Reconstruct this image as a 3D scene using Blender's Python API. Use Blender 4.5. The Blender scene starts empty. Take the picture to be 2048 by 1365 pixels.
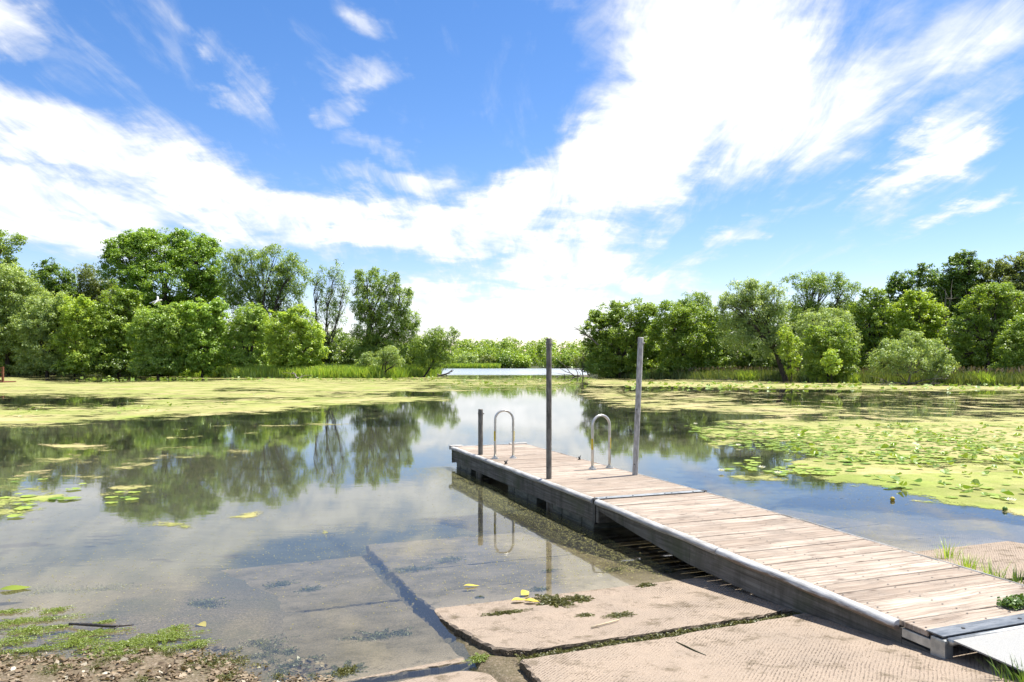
import bpy, bmesh, math, random
import numpy as np
from mathutils import Vector

# ------------------------------------------------------------------ camera, world, sun
SC = bpy.context.scene
COL = SC.collection
F = 1500.0          # focal length in pixels of the 2048 wide photograph
HOR = 730.0         # horizon row
H = 2.0             # eye height above the lake
cam_d = bpy.data.cameras.new('camera')
cam_d.sensor_width = 36.0
cam_d.lens = 36.0 * F / 2048.0
cam_d.shift_y = (HOR - 682.5) / 2048.0
cam_d.clip_start = 0.05
cam_d.clip_end = 20000
cam = bpy.data.objects.new('camera', cam_d)
cam.location = (0, 0, H)
cam.rotation_euler = (math.radians(90), 0, 0)
COL.objects.link(cam)
SC.camera = cam

SUN_EL = math.radians(66)
SUN_AZ = math.radians(64)       # clockwise from +Y (view direction) towards +X
SUN_DIR = Vector((math.sin(SUN_AZ) * math.cos(SUN_EL), math.cos(SUN_AZ) * math.cos(SUN_EL), math.sin(SUN_EL)))
sl = bpy.data.lights.new('sun', 'SUN')
sl.energy = 5.0
sl.angle = math.radians(0.53)
sl.color = (1.0, 0.95, 0.87)
so = bpy.data.objects.new('sun', sl)
so.rotation_euler = SUN_DIR.to_track_quat('Z', 'Y').to_euler()
so.location = (0, 0, 60)
COL.objects.link(so)

SC.view_settings.view_transform = 'Standard'
SC.view_settings.look = 'None'
SC.view_settings.exposure = 1.08
SC.view_settings.gamma = 1.0
SC.view_settings.use_curve_mapping = False
SC.cycles.use_denoising = True
SC.cycles.max_bounces = 5
SC.cycles.transparent_max_bounces = 8
SC.cycles.adaptive_threshold = 0.02
SC.cycles.sample_clamp_indirect = 6.0
SC.cycles.caustics_reflective = False
SC.cycles.caustics_refractive = False


class NT:
    """tiny helper round a node tree"""
    def __init__(self, tree):
        self.t = tree
        self.n = tree.nodes
        self.l = tree.links

    def node(self, kind, **kw):
        nd = self.n.new(kind)
        for k, v in kw.items():
            setattr(nd, k, v)
        return nd

    def put(self, sock, v):
        if v is None:
            return
        if isinstance(v, bpy.types.NodeSocket):
            self.l.new(v, sock)
        else:
            sock.default_value = v

    def math(self, op, a, b=None, c=None, clamp=False):
        nd = self.node('ShaderNodeMath', operation=op, use_clamp=clamp)
        for i, v in enumerate((a, b, c)):
            self.put(nd.inputs[i], v)
        return nd.outputs[0]

    def vmath(self, op, a, b=None, scale=None):
        nd = self.node('ShaderNodeVectorMath', operation=op)
        self.put(nd.inputs[0], a)
        if b is not None:
            self.put(nd.inputs[1], b)
        if scale is not None:
            self.put(nd.inputs['Scale'], scale)
        return nd.outputs['Value'] if op in ('LENGTH', 'DOT_PRODUCT', 'DISTANCE') else nd.outputs[0]

    def noise(self, vec, scale, detail=4.0, rough=0.55, dist=0.0):
        nd = self.node('ShaderNodeTexNoise')
        if vec is not None:
            self.l.new(vec, nd.inputs['Vector'])
        nd.inputs['Scale'].default_value = scale
        nd.inputs['Detail'].default_value = detail
        nd.inputs['Roughness'].default_value = rough
        nd.inputs['Distortion'].default_value = dist
        return nd.outputs[0]

    def ramp(self, v, a, b, lo=0.0, hi=1.0, smooth=False):
        nd = self.node('ShaderNodeMapRange')
        nd.clamp = True
        if smooth:
            nd.interpolation_type = 'SMOOTHSTEP'
        self.put(nd.inputs[0], v)
        for i, x in enumerate((a, b, lo, hi)):
            self.put(nd.inputs[1 + i], x)
        return nd.outputs[0]

    def mix(self, fac, a, b, blend='MIX'):
        nd = self.node('ShaderNodeMix', data_type='RGBA', blend_type=blend)
        self.put(nd.inputs[0], fac)
        for s, v in ((nd.inputs[6], a), (nd.inputs[7], b)):
            if isinstance(v, tuple) and len(v) == 3:
                v = v + (1.0,)
            self.put(s, v)
        return nd.outputs[2]

    def sep(self, v):
        nd = self.node('ShaderNodeSeparateXYZ')
        self.l.new(v, nd.inputs[0])
        return nd.outputs

    def comb(self, x, y, z):
        nd = self.node('ShaderNodeCombineXYZ')
        for i, v in enumerate((x, y, z)):
            self.put(nd.inputs[i], v)
        return nd.outputs[0]


def build_world():
    w = bpy.data.worlds.new('World')
    SC.world = w
    w.use_nodes = True
    t = NT(w.node_tree)
    t.n.clear()
    out = t.node('ShaderNodeOutputWorld')
    bg = t.node('ShaderNodeBackground')
    STR = 0.10
    bg.inputs['Strength'].default_value = STR
    t.l.new(bg.outputs[0], out.inputs[0])
    sky = t.node('ShaderNodeTexSky')
    sky.sky_type = 'NISHITA'
    sky.sun_disc = False
    sky.sun_elevation = SUN_EL
    sky.sun_rotation = SUN_AZ
    sky.altitude = 300
    sky.air_density = 1.0
    sky.dust_density = 0.35
    sky.ozone_density = 2.2
    hs = t.node('ShaderNodeHueSaturation')
    hs.inputs['Saturation'].default_value = 1.30
    hs.inputs['Value'].default_value = 0.93
    t.l.new(sky.outputs[0], hs.inputs['Color'])
    geo = t.node('ShaderNodeNewGeometry')
    d = t.vmath('SCALE', geo.outputs['Incoming'], scale=-1.0)
    x, y, z = t.sep(d)[:3]
    zc = t.math('ADD', t.math('MAXIMUM', z, 0.0), 0.16)
    q = t.comb(t.math('DIVIDE', x, zc), t.math('DIVIDE', y, zc), 0.0)      # position on the cloud sheet
    def streaks(rot, sx, sy, scale, dist, detail=9.0):
        mp = t.node('ShaderNodeMapping')
        t.l.new(q, mp.inputs[0])
        mp.inputs['Rotation'].default_value = (0, 0, math.radians(rot))
        mp.inputs['Scale'].default_value = (sx, sy, 1.0)
        return t.noise(mp.outputs[0], scale, detail, 0.60, dist)
    s1 = streaks(-35, 1.0, 0.42, 3.2, 1.1)
    s2 = streaks(20, 1.0, 0.22, 7.5, 1.6, 7.0)
    streak = t.math('ADD', t.math('MULTIPLY', t.ramp(s1, 0.26, 0.74), 0.66), t.math('MULTIPLY', t.ramp(s2, 0.26, 0.74), 0.34))
    warp_n = t.node('ShaderNodeTexNoise')
    t.l.new(q, warp_n.inputs['Vector'])
    warp_n.inputs['Scale'].default_value = 2.6
    warp_n.inputs['Detail'].default_value = 6.0
    warp_n.inputs['Roughness'].default_value = 0.6
    warp = t.vmath('SUBTRACT', warp_n.outputs['Color'], (0.5, 0.5, 0.5))
    az = t.math('ARCTAN2', x, y)
    el = t.math('ARCSINE', z)
    ae = t.vmath('ADD', t.comb(az, el, 0.0), t.vmath('MULTIPLY', warp, (0.22, 0.12, 0.0)))
    # cirrus banks: centre and half axes (in 1/1500 rad), tilt, opacity
    banks = [
        (-60, 235, 330, 80, 8, 0.84), (170, 300, 300, 85, 16, 0.92), (60, 400, 420, 100, 6, 0.92), (200, 455, 330, 45, 4, 0.62), (420, 390, 320, 75, 18, 0.92),
        (690, 445, 300, 58, 9, 0.98), (950, 470, 280, 62, 4, 1.0), (1130, 520, 230, 80, 8, 1.05), (1010, 615, 330, 62, 2, 0.92),
        (1330, 590, 200, 35, 4, 0.55),
        (1430, -40, 290, 220, 10, 1.05), (1430, 150, 290, 180, -30, 1.25), (1300, 280, 270, 125, -28, 1.20), (1110, 390, 210, 66, -20, 0.95),
        (1620, 235, 290, 95, -22, 0.80), (1830, 110, 340, 110, -18, 0.58), (1860, 310, 180, 62, -38, 0.86), (2000, 190, 200, 50, -20, 0.50),
        (1935, 428, 100, 22, -18, 0.68), (1480, 470, 170, 30, -22, 0.52), (1240, 40, 150, 110, 25, 0.46),
        (458, 135, 55, 90, -25, 0.54), (720, 145, 95, 38, 8, 0.58), (735, 42, 70, 30, 18, 0.52), (672, 214, 55, 34, 20, 0.50),
        (790, 370, 160, 32, 5, 0.58), (10, 45, 110, 55, 0, 0.62), (745, 290, 90, 30, 14, 0.44), (110, 110, 160, 60, 20, 0.36),
    ]
    acc = None
    for cx, cy, rx, ry, rot, s in banks:
        a = math.atan((cx - 1024) / F)
        e = math.atan((HOR - cy) / F * math.cos(a))
        k = math.cos(a)
        m = t.node('ShaderNodeMapping', vector_type='TEXTURE')
        t.l.new(ae, m.inputs[0])
        m.inputs['Location'].default_value = (a, e, 0)
        m.inputs['Rotation'].default_value = (0, 0, math.radians(-rot))
        m.inputs['Scale'].default_value = (rx / F * k * k * 1.15, ry / F * k * 1.15, 1)
        r = t.vmath('LENGTH', m.outputs[0])
        v = t.math('MULTIPLY', t.ramp(r, 0.25, 1.25, 1.0, 0.0, True), s)
        acc = v if acc is None else t.math('MAXIMUM', acc, v)
    # the same kind of sky goes on outside the picture
    side = t.math('MAXIMUM', t.ramp(t.math('ABSOLUTE', az), 0.66, 0.85), t.ramp(el, 0.5, 0.7))
    far = t.noise(d, 2.3, 3.0, 0.5)
    acc = t.math('MAXIMUM', acc, t.math('MULTIPLY', t.ramp(far, 0.47, 0.68, 0.0, 1.05), side))
    dens = t.math('ADD', acc, t.math('MULTIPLY', t.math('SUBTRACT', streak, 0.5), 1.25))
    alpha = t.ramp(dens, 0.06, 1.14, 0.0, 1.0, True)
    thick = t.ramp(dens, 0.45, 1.5, 0.84, 1.32)
    white = t.node('ShaderNodeCombineColor')
    for i, m_ in enumerate((0.985, 0.99, 1.0)):
        t.l.new(t.math('MULTIPLY', thick, m_ * 0.575 / STR), white.inputs[i])
    blue = t.mix(1.0, hs.outputs[0], (1.14, 0.95, 1.0), 'MULTIPLY')
    t.l.new(t.mix(alpha, blue, white.outputs[0]), bg.inputs[0])
    w.cycles.sampling_method = 'NONE'


build_world()

# ------------------------------------------------------------------ helpers
rng = np.random.default_rng(7)
random.seed(7)


def P(px, py, z=0.0):
    """point on the level z that stands at that place of the photograph"""
    Y = F * (H - z) / (py - HOR)
    return Vector(((px - 1024) / F * Y, Y, z))


def AT(px, py, Y):
    return Vector(((px - 1024) / F * Y, Y, H - (py - HOR) / F * Y))


TH = math.atan(0.377)                       # heading of the dock
CT, ST = math.cos(TH), math.sin(TH)
ORG = Vector((0.99, 8.96, 0.0))             # left end of the hinge between float and gangway


def D(b, a, z=0.0):
    """dock frame: b across to the right, a towards the shore"""
    return Vector((ORG.x + b * CT + a * ST, ORG.y + b * ST - a * CT, z))


def to_dock(x, y):
    dx, dy = x - ORG.x, y - ORG.y
    return dx * CT + dy * ST, dx * ST - dy * CT     # b, a


def tag(o, label=None, cat=None, group=None, kind=None):
    if label: o['label'] = label
    if cat: o['category'] = cat
    if group: o['group'] = group
    if kind: o['kind'] = kind
    return o


def mesh_from(name, verts, faces, mat=None, smooth=False):
    me = bpy.data.meshes.new(name)
    me.from_pydata([tuple(v) for v in verts], [], faces)
    me.validate()
    me.update()
    if mat: me.materials.append(mat)
    if smooth:
        me.polygons.foreach_set('use_smooth', [True] * len(me.polygons))
    return me


def link(name, me, parent=None, loc=(0, 0, 0), rot=(0, 0, 0)):
    o = bpy.data.objects.new(name, me)
    COL.objects.link(o)
    o.location = loc
    o.rotation_euler = rot
    if parent: o.parent = parent
    return o


def empty(name, loc, rot=(0, 0, 0)):
    return link(name, None, None, loc, rot)


def fast_mesh(name, V, k, mat, attrs=None, smooth=False):
    """V: (n*k,3) vertices, every k of them one polygon"""
    V = np.ascontiguousarray(V, dtype=np.float32)
    nv = len(V)
    nf = nv // k
    me = bpy.data.meshes.new(name)
    me.vertices.add(nv)
    me.vertices.foreach_set('co', V.ravel())
    me.loops.add(nv)
    me.loops.foreach_set('vertex_index', np.arange(nv, dtype=np.int32))
    me.polygons.add(nf)
    me.polygons.foreach_set('loop_start', np.arange(0, nv, k, dtype=np.int32))
    me.update(calc_edges=True)
    for an, av in (attrs or {}).items():
        at = me.attributes.new(an, 'FLOAT', 'POINT')
        at.data.foreach_set('value', np.ascontiguousarray(av, dtype=np.float32))
    me.materials.append(mat)
    return me


def grid_mesh(name, XYZ, mat, attrs=None, keep=None, smooth=True):
    """XYZ: (r,c,3)"""
    r, c = XYZ.shape[:2]
    idx = np.arange(r * c).reshape(r, c)
    q = np.stack([idx[:-1, :-1], idx[:-1, 1:], idx[1:, 1:], idx[1:, :-1]], -1).reshape(-1, 4)
    if keep is not None:
        kk = keep[:-1, :-1] | keep[:-1, 1:] | keep[1:, 1:] | keep[1:, :-1]
        q = q[kk.ravel()]
    used = np.zeros(r * c, bool)
    used[q.ravel()] = True
    remap = np.cumsum(used) - 1
    V = XYZ.reshape(-1, 3)[used].astype(np.float32)
    q = remap[q].astype(np.int32)
    me = bpy.data.meshes.new(name)
    me.vertices.add(len(V))
    me.vertices.foreach_set('co', V.ravel())
    me.loops.add(q.size)
    me.loops.foreach_set('vertex_index', q.ravel())
    me.polygons.add(len(q))
    me.polygons.foreach_set('loop_start', np.arange(0, q.size, 4, dtype=np.int32))
    me.update(calc_edges=True)
    if smooth:
        me.polygons.foreach_set('use_smooth', np.ones(len(q), bool))
    for an, av in (attrs or {}).items():
        at = me.attributes.new(an, 'FLOAT', 'POINT')
        at.data.foreach_set('value', av.reshape(-1)[used].astype(np.float32))
    me.materials.append(mat)
    return me


_perm = np.random.default_rng(3).random((256, 256))


def vnoise(x, y):
    xi, yi = np.floor(x).astype(int), np.floor(y).astype(int)
    fx, fy = x - xi, y - yi
    fx, fy = fx * fx * (3 - 2 * fx), fy * fy * (3 - 2 * fy)
    g = lambda i, j: _perm[(xi + i) & 255, (yi + j) & 255]
    return (g(0, 0) * (1 - fx) + g(1, 0) * fx) * (1 - fy) + (g(0, 1) * (1 - fx) + g(1, 1) * fx) * fy


def fbm(x, y, o=4):
    s, a, t = 0, 0.5, 0
    for k in range(o):
        s = s + a * vnoise(x * 2 ** k + 17 * k, y * 2 ** k + 31 * k)
        t += a
        a *= 0.5
    return s / t


def box_geo(x0, x1, y0, y1, z0, z1, bev=0.0):
    bm = bmesh.new()
    bmesh.ops.create_cube(bm, size=1)
    for v in bm.verts:
        v.co = Vector(((x0 + x1) / 2 + v.co.x * (x1 - x0), (y0 + y1) / 2 + v.co.y * (y1 - y0), (z0 + z1) / 2 + v.co.z * (z1 - z0)))
    if bev:
        bmesh.ops.bevel(bm, geom=list(bm.edges), offset=bev, segments=2, profile=0.7, affect='EDGES')
    return bm


def bm_mesh(name, bm, mat, smooth=False):
    me = bpy.data.meshes.new(name)
    bm.to_mesh(me)
    bm.free()
    me.materials.append(mat)
    if smooth:
        me.polygons.foreach_set('use_smooth', [True] * len(me.polygons))
    return me


def tube(pts, radii, sides=8, cap=True):
    """verts, faces of a tapered tube along pts"""
    V, Fc = [], []
    pts = [Vector(p) for p in pts]
    prev = None
    for i, p in enumerate(pts):
        d = (pts[min(i + 1, len(pts) - 1)] - pts[max(i - 1, 0)])
        if d.length < 1e-6: d = Vector((0, 0, 1))
        d.normalize()
        ref = prev if prev is not None else (Vector((1, 0, 0)) if abs(d.x) < 0.8 else Vector((0, 1, 0)))
        s = (ref - d * ref.dot(d))
        if s.length < 1e-5: s = d.orthogonal()
        s.normalize()
        prev = s
        t = d.cross(s)
        for k in range(sides):
            an = 2 * math.pi * k / sides
            V.append(p + (s * math.cos(an) + t * math.sin(an)) * radii[i])
    for i in range(len(pts) - 1):
        for k in range(sides):
            k2 = (k + 1) % sides
            Fc.append((i * sides + k, i * sides + k2, (i + 1) * sides + k2, (i + 1) * sides + k))
    if cap:
        Fc.append(tuple(range(sides - 1, -1, -1)))
        n = (len(pts) - 1) * sides
        Fc.append(tuple(n + k for k in range(sides)))
    return V, Fc


class Geo:
    def __init__(self):
        self.v, self.f = [], []

    def add(self, vf):
        n = len(self.v)
        self.v += list(vf[0])
        self.f += [tuple(i + n for i in f) for f in vf[1]]

    def mesh(self, name, mat, smooth=False):
        return mesh_from(name, self.v, self.f, mat, smooth)


# ------------------------------------------------------------------ materials
def new_mat(name):
    m = bpy.data.materials.new(name)
    m.use_nodes = True
    t = NT(m.node_tree)
    t.n.clear()
    t.out = t.node('ShaderNodeOutputMaterial')
    return m, t


def principled(t, color, rough=0.7, metal=0.0, bump=None, bdist=0.01, bstr=1.0, spec=0.3):
    p = t.node('ShaderNodeBsdfPrincipled')
    if isinstance(color, tuple) and len(color) == 3: color = color + (1.0,)
    t.put(p.inputs['Base Color'], color)
    t.put(p.inputs['Roughness'], rough)
    t.put(p.inputs['Metallic'], metal)
    p.inputs['Specular IOR Level'].default_value = spec
    if bump is not None:
        b = t.node('ShaderNodeBump')
        b.inputs['Strength'].default_value = bstr
        b.inputs['Distance'].default_value = bdist
        t.l.new(bump, b.inputs['Height'])
        t.l.new(b.outputs[0], p.inputs['Normal'])
    t.l.new(p.outputs[0], t.out.inputs[0])
    return p


def mat_leaf(name, c0, c1, trans=0.50):
    m, t = new_mat(name)
    at = t.node('ShaderNodeAttribute', attribute_name='tint')
    c = t.mix(at.outputs['Fac'], c0, c1)
    df = t.node('ShaderNodeBsdfDiffuse')
    tr = t.node('ShaderNodeBsdfTranslucent')
    t.l.new(c, df.inputs[0])
    t.l.new(t.mix(1.0, c, (1.25, 1.2, 0.55), 'MULTIPLY'), tr.inputs[0])
    mx = t.node('ShaderNodeMixShader')
    mx.inputs[0].default_value = trans
    t.l.new(df.outputs[0], mx.inputs[1])
    t.l.new(tr.outputs[0], mx.inputs[2])
    gl = t.node('ShaderNodeBsdfGlossy')
    gl.inputs['Roughness'].default_value = 0.45
    gl.inputs['Color'].default_value = (0.9, 0.95, 0.9, 1)
    m2 = t.node('ShaderNodeMixShader')
    m2.inputs[0].default_value = 0.045
    t.l.new(mx.outputs[0], m2.inputs[1])
    t.l.new(gl.outputs[0], m2.inputs[2])
    t.l.new(m2.outputs[0], t.out.inputs[0])
    return m


LEAF = {
    'cotton': mat_leaf('leaf_cottonwood', (0.15, 0.282, 0.032), (0.341, 0.491, 0.062)),
    'dark': mat_leaf('leaf_dark', (0.091, 0.186, 0.020), (0.222, 0.328, 0.037)),
    'grey': mat_leaf('leaf_willow_grey', (0.229, 0.329, 0.11), (0.459, 0.565, 0.187)),
    'willow': mat_leaf('leaf_willow', (0.15, 0.257, 0.046), (0.365, 0.477, 0.091)),
    'bright': mat_leaf('leaf_bright', (0.28, 0.43, 0.05), (0.5, 0.61, 0.1)),
    'lime': mat_leaf('leaf_lime', (0.23, 0.39, 0.05), (0.42, 0.57, 0.09)),
    'fresh': mat_leaf('leaf_fresh', (0.21, 0.36, 0.055), (0.44, 0.56, 0.12)),
    'yellow': mat_leaf('leaf_yellow', (0.250, 0.370, 0.030), (0.468, 0.589, 0.061)),
    'olive': mat_leaf('leaf_olive', (0.146, 0.199, 0.044), (0.282, 0.336, 0.083)),
    'mid': mat_leaf('leaf_mid', (0.147, 0.257, 0.034), (0.366, 0.477, 0.061)),
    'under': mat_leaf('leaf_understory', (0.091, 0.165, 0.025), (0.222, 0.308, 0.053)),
    'grass': mat_leaf('grass_blade', (0.222, 0.389, 0.054), (0.519, 0.62, 0.094), 0.35),
    'reed': mat_leaf('reed_blade', (0.114, 0.177, 0.035), (0.256, 0.291, 0.079), 0.3),
    'seed': mat_leaf('reed_seed', (0.160, 0.126, 0.071), (0.235, 0.185, 0.109), 0.2),
    'pad': mat_leaf('lily_pad', (0.109, 0.218, 0.027), (0.328, 0.415, 0.077), 0.3),
    'moss': mat_leaf('moss_green', (0.046, 0.046, 0.015), (0.181, 0.181, 0.038), 0.25),
    'algae': mat_leaf('algae_bright', (0.084, 0.134, 0.013), (0.252, 0.311, 0.038), 0.3),
    'litter': mat_leaf('dead_leaf', (0.076, 0.052, 0.029), (0.302, 0.227, 0.143), 0.15),
    'weed': mat_leaf('weed_green', (0.050, 0.109, 0.013), (0.143, 0.227, 0.034), 0.35),
    'speck': mat_leaf('duckweed_speck', (0.168, 0.160, 0.046), (0.353, 0.336, 0.143), 0.2),
    'yleaf': mat_leaf('yellow_leaf', (0.462, 0.353, 0.025), (0.588, 0.487, 0.084), 0.2),
    'petal': mat_leaf('petal_white', (0.672, 0.672, 0.638), (0.714, 0.706, 0.689), 0.3),
}


def mat_bark(name, c0, c1):
    m, t = new_mat(name)
    tc = t.node('ShaderNodeTexCoord')
    mp = t.node('ShaderNodeMapping')
    t.l.new(tc.outputs['Object'], mp.inputs[0])
    mp.inputs['Scale'].default_value = (4, 4, 0.9)
    n = t.noise(mp.outputs[0], 2.0, 6, 0.6)
    principled(t, t.mix(t.ramp(n, 0.35, 0.65), c0, c1), 0.9, bump=n, bdist=0.05, spec=0.1)
    return m


BARK = mat_bark('bark', (0.038, 0.031, 0.024), (0.111, 0.093, 0.076))
DEAD = mat_bark('dead_wood', (0.111, 0.093, 0.076), (0.255, 0.230, 0.196))


def mat_wood():
    """weathered deck board, grain along local x"""
    m, t = new_mat('deck_board')
    tc = t.node('ShaderNodeTexCoord')
    oi = t.node('ShaderNodeObjectInfo')
    off = t.comb(t.math('MULTIPLY', oi.outputs['Random'], 37.0), t.math('MULTIPLY', oi.outputs['Random'], 91.0), 0.0)
    v = t.vmath('ADD', tc.outputs['Object'], off)
    warp = t.noise(v, 2.2, 3, 0.5)
    v2 = t.vmath('ADD', v, t.comb(0.0, t.math('MULTIPLY', t.math('SUBTRACT', warp, 0.5), 0.09), 0.0))
    g1 = t.noise(t.vmath('MULTIPLY', v2, (1.1, 30.0, 10.0)), 1.0, 7, 0.66)
    g2 = t.noise(t.vmath('MULTIPLY', v2, (3.0, 150.0, 10.0)), 1.0, 4, 0.6)
    big = t.noise(v, 2.6, 4, 0.6)
    base = t.mix(oi.outputs['Random'], (0.297, 0.242, 0.189), (0.468, 0.404, 0.332))
    c = t.mix(t.ramp(g1, 0.38, 0.62), (0.200, 0.151, 0.112), base)
    c = t.mix(t.ramp(g2, 0.50, 0.70, 0.0, 0.5), c, (0.425, 0.378, 0.332))
    c = t.mix(t.ramp(big, 0.48, 0.72, 0.0, 0.65), c, (0.187, 0.157, 0.128))
    # knots
    vo = t.node('ShaderNodeTexVoronoi')
    t.l.new(t.vmath('MULTIPLY', v, (2.6, 7.0, 1.0)), vo.inputs['Vector'])
    vo.inputs['Scale'].default_value = 1.0
    kd = vo.outputs['Distance']
    c = t.mix(t.ramp(kd, 0.05, 0.15, 0.9, 0.0), c, (0.111, 0.081, 0.060))
    # fine dark checks along the grain
    ck = t.noise(t.vmath('MULTIPLY', v2, (2.2, 130.0, 10.0)), 1.0, 3, 0.55)
    ckm = t.math('MULTIPLY', t.ramp(ck, 0.60, 0.70), t.ramp(big, 0.42, 0.58))
    c = t.mix(t.math('MULTIPLY', ckm, 0.7), c, (0.076, 0.060, 0.047))
    sp = t.noise(v, 48.0, 3, 0.6)
    c = t.mix(t.math('MULTIPLY', t.ramp(sp, 0.64, 0.70), t.ramp(big, 0.42, 0.58)), c, (0.085, 0.072, 0.055))
    hgt = t.math('SUBTRACT', t.math('ADD', g1, t.math('MULTIPLY', g2, 0.5)), t.math('MULTIPLY', ckm, 1.2))
    principled(t, c, 0.82, bump=hgt, bdist=0.0035, spec=0.2)
    return m


def mat_beam():
    """grey weathered side timber with green and dark stains"""
    m, t = new_mat('side_timber')
    tc = t.node('ShaderNodeTexCoord')
    v = tc.outputs['Object']
    g = t.noise(t.vmath('MULTIPLY', v, (8.0, 1.2, 40.0)), 1.0, 6, 0.65)
    run = t.noise(t.vmath('MULTIPLY', v, (8.0, 5.0, 1.6)), 1.0, 7, 0.7)
    big = t.noise(v, 1.9, 4, 0.6)
    c = t.mix(t.ramp(g, 0.35, 0.68), (0.080, 0.073, 0.061), (0.206, 0.196, 0.172))
    c = t.mix(t.ramp(run, 0.46, 0.72, 0.0, 0.8), c, (0.050, 0.048, 0.037))
    c = t.mix(t.math('MULTIPLY', t.ramp(big, 0.50, 0.68), 0.55), c, (0.063, 0.076, 0.037))
    principled(t, c, 0.88, bump=g, bdist=0.004, spec=0.15)
    return m


def mat_simple(name, c0, c1, scale=6.0, rough=0.6, metal=0.0, bdist=0.003, stretch=(1, 1, 1), detail=6, spec=0.3, lo=0.38, hi=0.64):
    m, t = new_mat(name)
    tc = t.node('ShaderNodeTexCoord')
    v = t.vmath('MULTIPLY', tc.outputs['Object'], stretch)
    n = t.noise(v, scale, detail, 0.62)
    principled(t, t.mix(t.ramp(n, lo, hi), c0, c1), rough, metal, bump=n, bdist=bdist, spec=spec)
    return m


WOOD = mat_wood()
BEAM = mat_beam()
RIM = mat_simple('edge_vinyl', (0.255, 0.246, 0.225), (0.493, 0.484, 0.459), 5.0, 0.6, stretch=(1, 0.8, 8), spec=0.2)
def mat_rim_old():
    m, t = new_mat('edge_vinyl_worn')
    tc = t.node('ShaderNodeTexCoord')
    v = tc.outputs['Object']
    n = t.noise(t.vmath('MULTIPLY', v, (3, 1.2, 14)), 4.0, 6, 0.65)
    z = t.sep(v)[2]
    low = t.math('ADD', z, t.math('MULTIPLY', t.math('SUBTRACT', n, 0.5), 0.09))
    c = t.mix(t.ramp(n, 0.36, 0.6), (0.306, 0.306, 0.297), (0.493, 0.493, 0.476))
    c = t.mix(t.ramp(low, 0.362, 0.378, 0.95, 0.0), c, t.mix(n, (0.085, 0.051, 0.030), (0.255, 0.204, 0.153)))     # rubbed through along its lower edge
    principled(t, c, 0.5, bump=n, bdist=0.004)
    return m


RIM_OLD = mat_rim_old()
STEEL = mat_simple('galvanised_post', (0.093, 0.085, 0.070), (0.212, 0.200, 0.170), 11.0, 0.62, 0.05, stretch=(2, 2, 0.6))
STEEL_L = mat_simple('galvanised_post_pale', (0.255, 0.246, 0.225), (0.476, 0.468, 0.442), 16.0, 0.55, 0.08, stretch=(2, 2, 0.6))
ALU = mat_simple('rail_aluminium', (0.468, 0.451, 0.399), (0.629, 0.620, 0.578), 9.0, 0.34, 0.55, bdist=0.001)
STICKER = mat_simple('yellow_sticker', (0.527, 0.383, 0.025), (0.637, 0.510, 0.051), 30.0, 0.5)
DARKMETAL = mat_simple('dark_metal', (0.030, 0.030, 0.030), (0.085, 0.081, 0.072), 12.0, 0.5, 0.4)
HINGE = mat_simple('hinge_metal', (0.255, 0.272, 0.272), (0.442, 0.459, 0.451), 9.0, 0.38, 0.6, bdist=0.001)
STRIP = mat_simple('rubber_strip', (0.085, 0.098, 0.111), (0.178, 0.191, 0.204), 7.0, 0.45, 0.1, stretch=(1, 4, 4))
FLOATM = mat_simple('float_plastic', (0.038, 0.047, 0.038), (0.119, 0.128, 0.106), 5.0, 0.6, stretch=(1, 1, 3))
REDWOOD = mat_simple('stained_timber', (0.128, 0.047, 0.025), (0.221, 0.093, 0.051), 5.0, 0.7)
BIRDM = mat_simple('white_plumage', (0.527, 0.527, 0.527), (0.722, 0.722, 0.722), 8.0, 0.7)
STICKM = mat_simple('wet_stick', (0.015, 0.013, 0.010), (0.064, 0.051, 0.043), 30.0, 0.45, spec=0.5)
STRAW = mat_simple('pale_straw', (0.383, 0.306, 0.187), (0.527, 0.442, 0.306), 30.0, 0.7)


def mat_plate():
    m, t = new_mat('flap_plate')
    tc = t.node('ShaderNodeTexCoord')
    v = tc.outputs['Object']
    n = t.noise(v, 160.0, 3, 0.6)
    b = t.noise(v, 3.0, 4, 0.6)
    c = t.mix(t.ramp(n, 0.35, 0.65), (0.230, 0.230, 0.217), (0.315, 0.315, 0.302))
    c = t.mix(t.ramp(b, 0.45, 0.75, 0.0, 0.35), c, (0.323, 0.297, 0.255))
    principled(t, c, 0.65, bump=n, bdist=0.0025, spec=0.25)
    return m


PLATE = mat_plate()
GROOVE = (CT * 0.633 + ST * 0.773, ST * 0.633 - CT * 0.773, 0.0)     # across the cast grooves


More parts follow.
